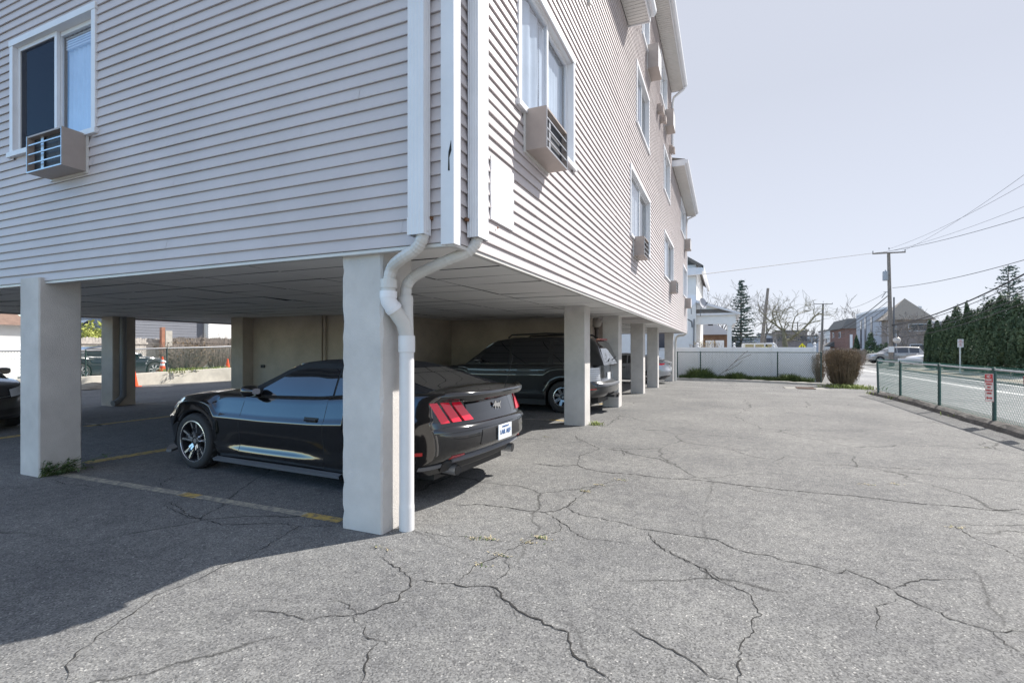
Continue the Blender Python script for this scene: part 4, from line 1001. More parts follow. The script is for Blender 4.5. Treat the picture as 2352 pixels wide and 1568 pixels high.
for s in (1, -1):
    surf_patch(sv, suv, 'tail_light', M['clearlens'], s, .44, .90, .50, .90, .012, 0, .04, 6, 6)
    for k in range(6): surf_patch(sv, suv, 'tail_light_rib', M['greyplastic'], s, .44, .90, .53 + .06*k, .54 + .06*k, .02, 0, 0, 6, 1)
    surf_patch(sv, suv, 'rear_reflector', M['redrefl'], s, .90, 1.03, .24, .275, .008)
    surf_patch(sv, suv, 'body_moulding', suvp, s, sv.aX(-.9, .22), sv.aX(1.0, .22), .21, .25, .012, 0, 0, 12, 2)
    surf_patch(sv, suv, 'fender_vent', M['chrome'], s, sv.aX(1.16, .85), sv.aX(1.36, .85), .84, .87, .006)
    mb = MB(); mb.tube([(.1, s * .63, 1.76), (.0, s * .64, 1.83), (-.9, s * .65, 1.86), (-1.7, s * .64, 1.84), (-1.85, s * .63, 1.75)], .022, 8); mb.build('roof_rail', M['plastic'], suv, world=False, smooth=True)
surf_patch(sv, suv, 'rear_bumper_step', M['greyplastic'], 1, -.86, .86, .33, .40, .02, 0, 0, 16, 3)
mb = MB(); pc = sv.P(0, .62, 1); mb.box(pc.x - .015, pc.x - .006, -.155, .155, pc.z - .08, pc.z + .08); mb.build('licence_plate', M['plate'], suv, world=False)
mb = MB(); mb.tube([(-2.33, .0, 1.22), (-2.36, .0, 1.24), (-2.36, -.35, 1.3)], .012, 6); mb.build('rear_wiper', M['plastic'], suv, world=False)
mb = MB(); mb.box(-2.14, -2.06, -.4, .4, 1.70, 1.735); mb.build('brake_light', M['redrefl'], suv, world=False)
mb = MB(); mb.box(-2.46, -2.2, -.3, .3, .36, .42); mb.box(-2.5, -2.42, -.04, .04, .34, .41); mb.build('tow_hitch', M['plastic'], suv, world=False)

# ---------------------------------------------------------------- silver hatch sedan
silverp = paint_mat('silver_car_paint', (.42,.43,.46), .3, .5)
pr = Car(L=4.48, W=1.75, wr=.31, ra=.345, rimf=.64, fx=1.42, rx=-1.28, cr=.5, cf=.7, sq=2.4, crown=.05, tum=.33, chrome_handle=True, handle_back=True,
    sill=[(-2.3,.34),(-1.8,.26),(-.8,.2),(1.0,.2),(1.8,.2),(2.3,.24)],
    belt=[(-2.3,1.0),(-2.1,1.06),(-1.5,1.02),(0,.95),(.9,.93),(1.4,.86),(2.0,.74),(2.3,.64)],
    rprof=[(0,.15),(.15,.02),(.3,0),(.45,.0),(.55,.05),(.85,.1),(.93,.06),(1,.03)], fprof=[(0,.08),(.3,0),(.6,.03),(1,.2)],
    hprof=[(0,.93),(.08,.965),(.3,.97),(.6,1.),(.7,.985),(.9,.965),(1,.9)], wx=[(-2.3,.93),(-1.7,1.),(1.4,1.),(2.3,.88)],
    roof=[(-2.1,1.06),(-1.7,1.2),(-1.1,1.36),(-.5,1.46),(-.1,1.49),(.2,1.46),(.6,1.28),(1.0,1.06),(1.2,.92)],
    ws=(1.12,.26), rs=(-1.95,-1.2,.84), sideglass=[(-.2,.8,.02,.09,0,0),(-1.0,-.26,.02,.09,0,0)], glasstop=[(-1.3,1.12),(-.8,1.33),(-.1,1.37),(.25,1.33),(.9,.98)],
    doors=[(-.22,.85,0),(-1.08,-.25,-.1)], handle_t=.78, mirror=(.78,1.03))
silver = build_car(pr, 'parked_car', 'silver hatchback parked tail out between the farther columns', (-2.38 - 2.24, 25.2), math.pi, silverp, 5, False)
for s in (1, -1): surf_patch(pr, silver, 'tail_light', M['redlens'], s, .62, .98, .82, .93, .012)
mb = MB(); pc = pr.P(0, .55, 1); mb.box(pc.x - .015, pc.x - .004, -.155, .155, pc.z - .08, pc.z + .08); mb.build('licence_plate', M['plate'], silver, world=False)
surf_patch(pr, silver, 'rear_bumper', M['plastic'], 1, -.9, .9, .03, .14, .01, 0, 0, 16, 3); surf_patch(pr, silver, 'boot_spoiler', silverp, 1, -.8, .8, .95, .995, .04, 0, 0, 16, 3)

# ---------------------------------------------------------------- dark hatchback at the edge, nose towards the lot
greyp = paint_mat('dark_grey_paint', (.045,.044,.048), .28, .2)
vw = Car(L=4.2, W=1.78, wr=.315, ra=.35, rimf=.66, fx=1.28, rx=-1.28, cr=.4, cf=.62, sq=2.5, crown=.07, tum=.28, chrome_handle=False, handle_back=True,
    sill=[(-2.1,.3),(-1,.2),(1,.2),(2.1,.22)], belt=[(-2.1,1.0),(-1,.98),(.8,.96),(1.3,.9),(1.8,.80),(2.1,.70)],
    rprof=[(0,.1),(.3,0),(.6,.02),(1,.08)], fprof=[(0,.06),(.12,.0),(.4,.01),(.6,.02),(.75,.04),(.9,.1),(1,.22)],
    hprof=[(0,.93),(.1,.97),(.4,.985),(.7,1.),(.75,.985),(.95,.955),(1,.9)], wx=[(-2.1,.96),(1.3,1.),(2.1,.9)],
    roof=[(-2.0,1.0),(-1.85,1.2),(-1.6,1.4),(-1,1.46),(-.2,1.47),(.1,1.44),(.5,1.24),(.85,1.05),(1.05,.95)],
    ws=(1.0,.14), rs=(-1.97,-1.62,.85), sideglass=[(-.25,.6,.02,.08,0,0),(-1.2,-.3,.02,.08,0,0)], glasstop=[(-1.7,1.2),(-1.4,1.35),(0,1.36),(.75,1.02)],
    doors=[(-.3,.75,0)], handle_t=.8, mirror=(.58,1.04))
hatch = build_car(vw, 'parked_car', 'dark grey hatchback nosing in beside the left white column', (-11.95 - 2.1, 4.3, 0), R(-2), greyp, 5, True)
for s in (1, -1):
    surf_patch(vw, hatch, 'headlight', M['clearlens'], s, 2.22, 2.60, .74, .93, .006, -.12, -.02)
    surf_patch(vw, hatch, 'headlight_bezel', M['plastic'], s, 2.18, 2.63, .71, .95, .003, -.12, -.02)
def front_patch(c, root, name, m, w, t0, t1, off):
    mb = MB()
    def f(u, v):
        q = (u - .5) * 2 * w; a = 3 - abs(q); return c.P(a, t0 + (t1 - t0) * v, 1 if q >= 0 else -1)
    patch_fn(mb, f, 20, 3, off, .01); return mb.build(name, m, root, world=False, smooth=True)
front_patch(vw, hatch, 'upper_grille', M['plastic'], .38, .74, .80, .005); front_patch(vw, hatch, 'lower_grille', M['plastic'], .72, .16, .36, .005); front_patch(vw, hatch, 'grille_bar', M['chrome'], .38, .765, .775, .009)
front_patch(vw, hatch, 'licence_plate', M['plate'], .14, .44, .6, .012)
front_patch(cp, black, 'front_grille', M['plastic'], .5, .5, .72, .005)

# ---------------------------------------------------------------- sedan on the raised lot behind, and far cars
navyp = paint_mat('dark_navy_paint', (.012,.018,.03), .25)
se = Car(L=4.75, W=1.84, wr=.335, ra=.37, rimf=.70, fx=1.42, rx=-1.38, cr=.5, cf=.65, sq=2.4, crown=.06, tum=.34, chrome_handle=True, handle_back=True,
    sill=[(-2.4,.3),(-1,.2),(1,.2),(2.4,.24)], belt=[(-2.4,.95),(-2,1.0),(-1,.98),(.8,.93),(1.2,.92),(1.8,.82),(2.2,.72),(2.4,.64)],
    rprof=[(0,.12),(.3,0),(.6,.02),(1,.08)], fprof=[(0,.06),(.3,0),(.6,.02),(1,.18)], hprof=[(0,.93),(.1,.97),(.4,.985),(.68,1.),(.72,.985),(.95,.955),(1,.9)], wx=[(-2.4,.93),(-1.6,1.),(1.4,1.),(2.4,.9)],
    roof=[(-1.75,.99),(-1.3,1.2),(-.9,1.36),(-.4,1.42),(0,1.42),(.3,1.36),(.7,1.15),(1.0,.97),(1.1,.92)],
    ws=(1.04,.34), rs=(-1.65,-.98,.82), sideglass=[(-.2,.78,.02,.08,0,0),(-1.15,-.25,.02,.08,0,0)], glasstop=[(-1.5,1.04),(-.95,1.28),(0,1.33),(.3,1.27),(.9,.96)],
    doors=[(-.25,.85,0),(-1.2,-.3,-.1)], handle_t=.76, mirror=(.75,1.0))
navy = build_car(se, 'parked_car', 'dark navy sedan on the raised lot behind the chain link fence', (-25.0, 13.1, .2), R(88), navyp, 7, False)
for s in (1, -1): surf_patch(se, navy, 'headlight', M['clearlens'], s, 2.2, 2.6, .74, .9, .006); surf_patch(se, navy, 'tail_light', M['redlens'], s, .5, .95, .7, .88, .006); surf_patch(se, navy, 'side_marker', M['clearlens'], s, se.aX(1.02, .55), se.aX(1.12, .55), .56, .62, .006)
champ = paint_mat('champagne_paint', (.33,.32,.31), .3, .4); whitep = paint_mat('white_car_paint', (.72,.72,.74), .3)
p = at(2040, 834, 52); far1 = build_car(sv, 'parked_car', 'champagne coloured crossover parked by the grey apartment block', (p.x + .6, p.y + .6, -.1), math.pi + .12, champ, 5, False)
p = at(2125, 832, 49); far2 = build_car(se, 'parked_car', 'white sedan half hidden by the tall hedge', (p.x + .6, p.y, -.1), math.pi + .3, whitep, 5, False)
for c_, r_o in ((sv, far1), (se, far2)):
    for s in (1, -1): surf_patch(c_, r_o, 'headlight', M['clearlens'], s, 2.2, 2.6, .74, .9, .006); surf_patch(c_, r_o, 'tail_light', M['redlens'], s, .6, .95, .7, .88, .006)

# ================================================================== FENCES
def chain_mesh(mb, p0, p1, z0a, z1a, z0b, z1b, cell=.055, r=.0022, over=0., sag=0.):
    p0, p1 = Vector(p0), Vector(p1); L_ = (p1 - p0).length; n = int(L_ / cell); d = (p1 - p0) / L_
    nr = Vector((-d.y, d.x))
    for s in (1, -1):
        h = max(z1a - z0a, z1b - z0b); sh = h * .62
        k0 = -int(sh / cell) - 1
        for k in range(k0, n + 1 - k0):
            ua = k * cell; ub = ua + s * sh
            pts = []
            for u, t in ((ua, 0), (ub, 1)): pts.append((u, t))
            # clip to 0..L
            (u0, t0), (u1, t1) = pts
            if u0 == u1: continue
            lo, hi = 0., 1.
            for lim, sg in ((0, 1), (L_, -1)):
                f0, f1 = sg * (u0 - lim), sg * (u1 - lim)
                if f0 < 0 and f1 < 0: lo = 2
                elif f0 < 0: lo = max(lo, -f0 / (f1 - f0))
                elif f1 < 0: hi = min(hi, f0 / (f0 - f1))
            if lo >= hi: continue
            A = []
            for t in (lo, hi):
                u = u0 + (u1 - u0) * t; w = u / L_; zz0 = z0a + (z0b - z0a) * w; zz1 = z1a + (z1b - z1a) * w
                q = p0 + d * u + nr * (.002 * s); A.append(Vector((q.x, q.y, zz0 + (zz1 - zz0 + over) * t)))
            mb.tube(A, r, 3, cap=False)
def chain_fence(name, label, posts, rail_m, wire_m, post_m, top, rail_r=.021, post_r=.03, cell=.055, wr=.0022, over=0., leans=None, group=None, base=None):
    b = base or (lambda x, y: G(x, y))
    t = thing(name, label, 'fence', (posts[0][0], posts[0][1], b(*posts[0][:2])), 0, group)
    tops = []
    for i, p in enumerate(posts):
        z = b(p[0], p[1]); q = Vector((p[0], p[1], z + top)); q0 = Vector((p[0], p[1], z - .05))
        if leans and i in leans: q0 += Vector(leans[i])
        tops.append(q); mb = MB(); mb.tube([q0, q], post_r, 10); mb.lathe([(post_r + .008, -.02), (post_r + .006, .015), (post_r * .5, .035), (0, .04)], 10, q); mb.build('post', post_m, t, smooth=True)
    mb = MB()
    for a, c in zip(tops[:-1], tops[1:]): mb.tube([a + Vector((0, 0, -.005)), a.lerp(c, .5) + Vector((0, 0, -.012)), c + Vector((0, 0, -.005))], rail_r, 8)
    mb.build('top_rail', rail_m, t, smooth=True)
    mb = MB()
    for a, c in zip(posts[:-1], posts[1:]):
        chain_mesh(mb, a[:2], c[:2], b(*a[:2]) + .04, b(*a[:2]) + top, b(*c[:2]) + .04, b(*c[:2]) + top, cell, wr, over)
    mb.build('wire_mesh', wire_m, t)
    return t
fb = lambda x, y: .06
chain_fence('chain_link_fence', 'green coated chain link fence with a leaning end post on the lot edge', [(FX, 20.3), (FX, 17.9), (FX, 15.0), (FX, 12.35), (FX, 9.7), (FX, 7.0)], M['steel'], M['greenwire'], M['post_dark'], 1.04, .02, .032, over=.05, leans={0: (-.1, -.55, 0)}, base=fb, wr=.0026)
gy = lambda x, y: G(x, y)
vp = lambda px, Y: onY(px, 870, Y)
cp_posts = [(vp(px, Y).x, Y) for px, Y in ((1556, 29.05), (1609, 29.05), (1786, 29.05), (1886, 28.4))]
chain_fence('chain_link_fence', 'dark grey chain link fence in front of the white vinyl fence', cp_posts, M['greywire'], M['greywire'], M['post_dark'], 1.52, .024, .032, cell=.085, wr=.0045)
# white vinyl privacy fence
VY = 29.75
t = thing('vinyl_fence', 'white vinyl privacy fence with ball capped posts at the end of the lot', 'fence', (0, VY, G(0, VY)))
vpx = [1500, 1613, 1714, 1822, 1933]; vx = [onY(px * 1.0, 870, VY).x for px in (1484, 1602, 1686, 1776, 1871)]
vx = [onY(px, 870, VY).x for px in (1531, 1602, 1686, 1776, 1871)]
for i, x in enumerate(vx):
    mb = MB(); z = G(x, VY); mb.box(x - .065, x + .065, VY - .065, VY + .065, z - .05, 1.58); po = mb.build('post', M['vinyl'], t, bevel=.008)
    mb = MB(); mb.lathe([(.085, 0), (.085, .03), (.05, .05), (.035, .08), (.06, .11), (.075, .15), (.06, .2), (.03, .225), (0, .235)], 16, (x, VY, 1.58)); mb.build('post_cap', M['vinyl'], po, smooth=True)
for a, b in zip(vx[:-1], vx[1:]):
    mb = MB(); z = G(a, VY); k = a + .065
    while k < b - .07:
        e = min(k + .178, b - .065); mb.box(k, e - .004, VY - .018, VY + .018, z + .16, 1.42); k += .178
    mb.build('panel', M['vinyl'], t)
    mb = MB(); mb.box(a + .066, b - .066, VY - .03, VY + .03, 1.42, 1.56); mb.build('rail', M['vinyl'], t, bevel=.005)
    mb = MB(); mb.box(a + .066, b - .066, VY - .03, VY + .03, z + .04, z + .16); mb.build('rail', M['vinyl'], t, bevel=.005)

# ================================================================== VEGETATION
def leaf_cloud(name, m, parent, centre, radii, n, size, seed, shell=.55, taper=0., flat=False, fn=None, world=True, zmin=None):
    q = np.random.default_rng(seed); c = np.array(centre); v = q.normal(size=(n, 3)); v /= np.linalg.norm(v, axis=1)[:, None]
    rad = shell + (1 - shell) * q.random(n)**.6; rad[q.random(n) < .25] *= q.random()*.6 + .3
    lump = 1 + .16 * np.sin(v[:, 0]*5 + seed) * np.sin(v[:, 2]*6 + seed*.7) + .1 * np.sin(v[:, 1]*9 + v[:, 2]*11)
    p = v * (rad * lump)[:, None]
    if taper: 
        k = 1 - taper * (p[:, 2] * .5 + .5).clip(0, 1); p[:, 0] *= k; p[:, 1] *= k
    p = p * np.array(radii) + c
    if zmin is not None: p[:, 2] = np.maximum(p[:, 2], zmin)
    nv = v + q.normal(size=(n, 3)) * .7; nv /= np.linalg.norm(nv, axis=1)[:, None]
    up = np.tile([0, 0, 1.], (n, 1)); a = np.cross(nv, up); a /= (np.linalg.norm(a, axis=1)[:, None] + 1e-9); b = np.cross(a, nv)
    th = q.random(n) * 6.28; a2 = a * np.cos(th)[:, None] + b * np.sin(th)[:, None]; b2 = np.cross(nv, a2)
    s = size * (.6 + .8 * q.random(n))[:, None]
    if fn is not None: keep = fn(p); p, a2, b2, s = p[keep], a2[keep], b2[keep], s[keep]; n = len(p)
    V = np.stack([p - a2*s - b2*s*.3, p + a2*s*.2 - b2*s*.5, p + a2*s + b2*s*.25, p - a2*s*.1 + b2*s*.5], 1).reshape(-1, 3)
    return quads_obj(name, m, parent, V, world)
def quads_obj(name, m, parent, V, world=True):
    o = off_of(parent) if world else Vector((0, 0, 0)); V = V - np.array([o.x, o.y, o.z]); n = len(V) // 4
    me = bpy.data.meshes.new(name); me.vertices.add(4*n); me.vertices.foreach_set('co', V.ravel().astype(np.float32)); me.loops.add(4*n); me.loops.foreach_set('vertex_index', np.arange(4*n, dtype=np.int32))
    me.polygons.add(n); me.polygons.foreach_set('loop_start', np.arange(0, 4*n, 4, dtype=np.int32)); me.polygons.foreach_set('loop_total', np.full(n, 4, dtype=np.int32))
    me.materials.append(m); me.update(calc_edges=True); me.validate()
    ob = bpy.data.objects.new(name, me); scene.collection.objects.link(ob)
    if parent: ob.parent = parent; OFF[ob.name] = off_of(parent)
    return ob
def branch_tree(mb, p, d, L_, r, depth, q, spread=.6, up=.15, nb=(2, 3), curl=.25, minr=.004, shrink=.72):
    pts = [p]; rad = [r]; k = 4; dd = d.copy()
    for i in range(k):
        dd = (dd + Vector((q.gauss(0, curl), q.gauss(0, curl), q.gauss(0, curl) + up * .5)) * .5).normalized(); pts.append(pts[-1] + dd * L_ / k); rad.append(max(minr, r * (1 - .45 * (i + 1) / k)))
    mb.tube(pts, rad, 6 if r > .03 else 4 if r > .012 else 3, cap=False)
    if depth <= 0: return
    for j in range(q.randint(*nb)):
        i = q.randint(2, k) if j else k
        a = Vector((q.gauss(0, 1), q.gauss(0, 1), q.gauss(0, .6))); a = (a - dd * a.dot(dd)).normalized()
        nd = (dd + a * spread * q.uniform(.6, 1.4) + Vector((0, 0, up))).normalized()
        branch_tree(mb, pts[i], nd, L_ * shrink * q.uniform(.75, 1.2), rad[i] * (.8 if j == 0 else .62), depth - 1, q, spread, up, nb, curl, minr, shrink)
def bare_tree(label, base, h, r, depth, seed, m='bark', lean=(0, 0), group=None, nb=(2, 3), spread=.6, up=.15, minr=.012, shrink=.74, trunk=.32):
    t = thing('bare_tree', label, 'tree', base, 0, group); q = random.Random(seed); b = Vector(base)
    d = Vector((lean[0], lean[1], 1)).normalized(); mb = MB(); top = b + d * h * trunk
    mb.tube([b - d * .1, b + d * h * trunk * .35, top], [r * 1.25, r, r * .85], 9); mb.build('trunk', M[m], t, smooth=True)
    mb = MB()
    for k in range(q.randint(3, 4)):
        a = q.uniform(0, 6.28) + k * 1.9; nd = (d + Vector((math.cos(a), math.sin(a), .2)) * q.uniform(.4, .9)).normalized()
        branch_tree(mb, top - d * .04, nd, h * .27, r * .62, depth, q, spread, up, nb, .25, minr, shrink)
    mb.build('crown', M[m], t)
    return t
def arbor(label, px, ty, w, X, z_off=0, group='arborvitae of the tall hedge', seed=0):
    p = onX(px, ty, X); z0 = G(p.x, p.y) + .08; h = p.z - z0; rad = w / FPX * (p.x * -S_ + p.y * C_)
    t = thing('arborvitae', label, 'tree', (p.x, p.y, z0), 0, group)
    mb = MB(); mb.tube([(p.x, p.y, z0 - .1), (p.x, p.y, z0 + h * .8)], [.09, .03], 7); mb.build('trunk', M['bark'], t)
    leaf_cloud('crown', M['arbor'], t, (p.x, p.y, z0 + h * .5), (rad, rad, h * .54), 9500, .075, 40 + seed, shell=.80, taper=.48 if w < 24 else .26, zmin=z0 + .02)
    return t
HB = [(2136, 744, 15, 'narrow dark arborvitae at the left end of the tall hedge'), (2153, 742, 15, 'narrow pointed arborvitae second from the left end of the hedge'), (2175, 735, 18, 'slim arborvitae third from the left end of the hedge'),
      (2199, 717, 27, 'broad arborvitae with a pointed top fourth along the hedge'), (2223, 706, 18, 'tall thin arborvitae peaking above its hedge neighbours'), (2243, 718, 30, 'round shouldered arborvitae beside the pole mounted white sign'),
      (2275, 700, 36, 'big full arborvitae right of the white parking sign'), (2309, 687, 42, 'largest arborvitae of the hedge with a bulky top'), (2348, 690, 36, 'arborvitae cut by the right edge of the photo')]
for i, (px, ty, w, lab) in enumerate(HB): arbor(lab, px, ty, w * .92, 16.6 + .25 * (i % 2), seed=i)
arbor('arborvitae hidden behind the bulky ones at the right edge', 2385, 685, 44, 16.8, seed=20)
def conifer(label, base, h, rad, n, seed, m='spruce', bare=0.):
    t = thing('spruce_tree', label, 'tree', base); q = random.Random(seed); b = Vector(base)
    mb = MB(); mb.tube([b, b + Vector((0, 0, h))], [h * .02, .02], 7)
    V = []; tiers = int(h / .42)
    for i in range(tiers):
        f = i / tiers; z = h * (.08 + .92 * f); R_ = rad * (1 - f)**.8 * q.uniform(.75, 1.15) + .08
        for k in range(max(5, int(13 * (1 - f) + 4))):
            if q.random() < .12: continue
            a = q.uniform(0, 6.28); L_ = R_ * q.uniform(.6, 1.15); d = Vector((math.cos(a), math.sin(a), -.12 + .35 * f)); p0 = b + Vector((0, 0, z))
            mb.tube([p0, p0 + d * L_ * .6, p0 + d * L_ + Vector((0, 0, .12 * L_))], [.02, .015, .006], 3, cap=False)
            for j in range(n):
                u = q.uniform(.2, 1.05); c = p0 + d * L_ * u + Vector((q.gauss(0, .1 + .05*L_*u), q.gauss(0, .1+ .05*L_*u), q.gauss(0, .06) + .1 * L_ * u * u)); s = q.uniform(.07, .17) * (h / 9)
                e1 = Vector((q.gauss(0, 1), q.gauss(0, 1), q.gauss(0, .5))).normalized() * s; e2 = e1.cross(Vector((q.gauss(0, 1), q.gauss(0, 1), q.gauss(0, 1)))).normalized() * s * .5
                V += [c - e1, c - e2 * .8, c + e1, c + e2]
    mb.build('trunk', M['bark'], t); quads_obj('crown', M[m], t, np.array([tuple(v) for v in V]))
    return t
p = at(2316, 606, 62); conifer('blue green spruce rising behind the tall hedge', (p.x, p.y, -.1), p.z, 5.2, 11, 3)
p = at(1702, 641, 70); conifer('dark spruce with an untidy twiggy lower half beside the white house', (p.x, p.y, -.2), p.z + .2, 3.0, 20, 5)
leafy = mat('spring_leaf', (.12,.16,.06), .8, var2=(.28,.3,.14), vscale=.8)
p = at(2215, 742, 75); t = bare_tree('pale budding tree behind the tall hedge', (p.x, p.y, 0), 7.5, .15, 3, 61, spread=.5); leaf_cloud('leaf', leafy, t, (p.x, p.y, 5.2), (3.2, 3.2, 2.4), 420, .13, 9, shell=.2)

# trimmed brown bush by the driveway
def twig_bush(name, label, centre, rx, ry, h, n, seed, m='twig', r=.006, bud=None, cat='bush', flat=.9, spread=1.0, buds=900, bs=.03):
    c = Vector(centre); t = thing(name, label, cat, c); q = random.Random(seed); mb = MB()
    for i in range(n):
        a = q.uniform(0, 6.28); u = math.sqrt(q.random()); ex = Vector((math.cos(a) * rx * u, math.sin(a) * ry * u, h * (flat + (1 - flat) * q.random()) * (1 - .12 * u * u) * (1 if q.random() < .6 else q.uniform(.45, 1))))
        b0 = c + Vector((math.cos(a) * rx * u * .35 * spread, math.sin(a) * ry * u * .35 * spread, -.05)); mid = b0.lerp(c + ex, .5) + Vector((math.cos(a) * rx * .12, math.sin(a) * ry * .12, -h * .03))
        mb.tube([b0, mid + Vector((q.gauss(0, .03), q.gauss(0, .03), 0)), c + ex], [r * 1.5, r, r * .5], 3, cap=False)
        for k in range(3):
            s0 = mid.lerp(c + ex, q.random()); mb.tube([s0, s0 + Vector((q.gauss(0, .1), q.gauss(0, .1), q.uniform(.02, .16)))], [r * .7, r * .35], 3, cap=False)
    mb.build('branches', M[m], t)
    if bud:
        leaf_cloud('buds', bud, t, (c.x, c.y, c.z + h * .56), (rx * .98, ry * .98, h * .46), buds, bs, seed, shell=.6)
    return t
budm = mat('brown_buds', (.16,.11,.06), .9, var=.4, vscale=3)
bc = onZ(1934, 889, -.2)
twig_bush('bush', 'clipped leafless brown bush at the driveway corner', (bc.x + .1, bc.y + .4, G(bc.x, bc.y)), .70, .72, 1.72, 950, 4, r=.007, bud=budm, buds=5200, bs=.026, flat=.86)
twig_bush('bush', 'thin twiggy shrub behind the end post of the dark chain link fence', (onY(1882, 870, 29.6).x, 29.7, G(4, 29.7)), .35, .5, 1.5, 160, 6, r=.006, bud=budm, buds=400, bs=.03)
for i, (px, py, w, h_, lab) in enumerate(((1926, 800, 1.3, 1.3, 'round bare shrub beyond the driveway in front of the brick building'), (1955, 801, 1.3, 1.1, 'flatter bare shrub beside the round one beyond the driveway'))):
    p = at(px, py, 44); twig_bush('bush', lab, (p.x, p.y, G(p.x, p.y)), w, w, p.z + .1 - G(p.x, p.y), 420, 20 + i, m='twig2', r=.011)
# weeds at the foot of the white fence, by the bush and at the column
def blades(name, m, spots, n, hmin, hmax, seed, label=None, cat=None, kind='stuff', parent=None, w=.008, wide=None):
    q = random.Random(seed); V = []
    for _ in range(n):
        x, y, s = spots(q); a = q.uniform(0, 6.28); L_ = q.uniform(hmin, hmax) * s; z = G(x, y) + .0
        d = Vector((math.cos(a) * .45, math.sin(a) * .45, 1)) * L_; e = Vector((-math.sin(a), math.cos(a), 0)) * w * q.uniform(.6, 1.6)
        p0 = Vector((x, y, z)); p1 = p0 + d * .55; p2 = p0 + d + Vector((math.cos(a), math.sin(a), -.4)) * L_ * .25
        V += [p0 - e, p0 + e, p1 + e * 1.2, p1 - e * 1.2, p1 - e * 1.2, p1 + e * 1.2, p2 + e * .2, p2 - e * .2]
    o = quads_obj(name, m, parent, np.array([tuple(v) for v in V]))
    if not parent: tag(o, label, cat, kind=kind)
    return o
lx = lambda q: -2.3 + 6.3 * q.random()
def sp1(q):
    x = lx(q); f = .35 + .9 * max(0, math.sin(x * 2.1 + 1) * math.sin(x * .9)) + .25 * q.random(); return x, 28.75 + q.uniform(-.25, .75) - max(0, x - 1) * .12, f
blades('weeds', M['grass'], sp1, 9000, .25, .62, 3, 'strip of green weeds and grass along the foot of the white fence', 'weeds', w=.011)
blades('weeds', M['lush'], lambda q: (bc.x + q.gauss(.2, .42), bc.y + q.gauss(-.1, .5), .55), 900, .12, .4, 5, 'bright green grass around the foot of the clipped brown bush', 'weeds', w=.01)
blades('weeds', M['lush'], lambda q: (FX + q.gauss(0, .09), q.choice((20.9, 20.2, 18.5, 18.1, 16.8, 13.9)) + q.gauss(0, .18), .5), 420, .08, .28, 8, 'yellow green grass tufts on the asphalt kerb of the green fence', 'weeds', w=.007)
blades('weeds', M['lush'], lambda q: (-2.33 + q.gauss(0, .07), 9.6 + q.gauss(0, .1), .5), 60, .05, .22, 9, 'small dry weed at the foot of the second column', 'weeds', w=.006)
wpos = onX(122, 1087, -7.30); wpos.z = 0
t = thing('weed', 'leafy green weed sprouting at the foot of the left white column', 'weed', (wpos.x, wpos.y, 0)); q = random.Random(8)
mb = MB(); V = []
for i in range(34):
    a = q.uniform(-.6, 1.2); b0 = Vector((wpos.x - .02, wpos.y + q.uniform(-.14, .1), .0)); e = b0 + Vector((abs(math.cos(a)) * q.uniform(.02, .16), q.gauss(.03, .13), q.uniform(.03, .2)))
    mb.tube([b0, b0.lerp(e, .5) + Vector((0, 0, .02)), e], [.004, .003, .002], 4, cap=False)
    for k in range(9):
        c = b0.lerp(e, q.uniform(.35, 1.05)) + Vector((q.gauss(0, .012), q.gauss(0, .015), q.gauss(0, .01))); s = q.uniform(.012, .026); u = Vector((q.gauss(0, 1), q.gauss(0, 1), q.gauss(0, .5))).normalized() * s; v = u.cross(Vector((q.gauss(0, .4), q.gauss(0, .4), 1))).normalized() * s * .6
        V += [c - u, c - v, c + u, c + v]
mb.build('stems', M['grass'], t); quads_obj('leaves', mat('weed_leaf', (.07,.12,.05), .7, var=.3, vscale=20), t, np.array([tuple(v) for v in V]))

# bare trees on the skyline
p = at(1757, 797, 74); bare_tree('wide leafless tree behind the dark spruce', (p.x, p.y, -.2), 9.6, .2, 5, 12, minr=.012, spread=.75, up=.10)
p = at(1655, 797, 82); bare_tree('leafless tree at the left of the dark spruce', (p.x, p.y, -.2), 11, .22, 5, 23, minr=.016, spread=.7)
# pollarded tree built from measured limbs
z = 41; A = lambda x, y, d=0: at(1531 + x * .24406, 566.5 + y * .24406, z + d)
t = thing('bare_tree', 'crooked pollarded bare tree standing behind the white fence', 'tree', (A(1120, 940).x, A(1120, 940).y, G(4, 40)))
tm = mat('mossy_bark', (.20,.19,.13), .9, var=.25, vscale=6)
mb = MB(); b = A(1120, 940); mb.tube([(b.x, b.y, -.3), b, A(1110, 900), A(1112, 860)], [.22, .2, .19, .17], 10); mb.build('trunk', tm, t, smooth=True)
limbs = [([(1112,870),(1100,810),(1125,830),(1100,790),(1030,740),(990,700)], .13), ([(1115,890),(1170,870),(1230,820),(1290,770),(1340,720),(1400,650),(1440,630)], .12), ([(1340,720),(1400,705),(1450,700)], .05), ([(1230,820),(1180,780),(1190,720),(1210,660),(1240,630),(1290,610),(1350,600)], .055),
         ([(1100,795),(1060,700),(1080,650),(1110,590)], .06), ([(1040,745),(1000,660),(1000,600),(1030,560)], .06), ([(1000,720),(960,690),(920,640),(870,600)], .06), ([(1060,700),(1030,620),(1060,580)], .04), ([(1100,790),(1150,740),(1120,690),(1140,640)], .045), ([(1010,690),(970,700),(890,720),(830,760)], .05), ([(1370,690),(1375,660),(1410,640)], .03), ([(1240,630),(1230,600),(1250,585)], .025)]
mb = MB(); q = random.Random(31)
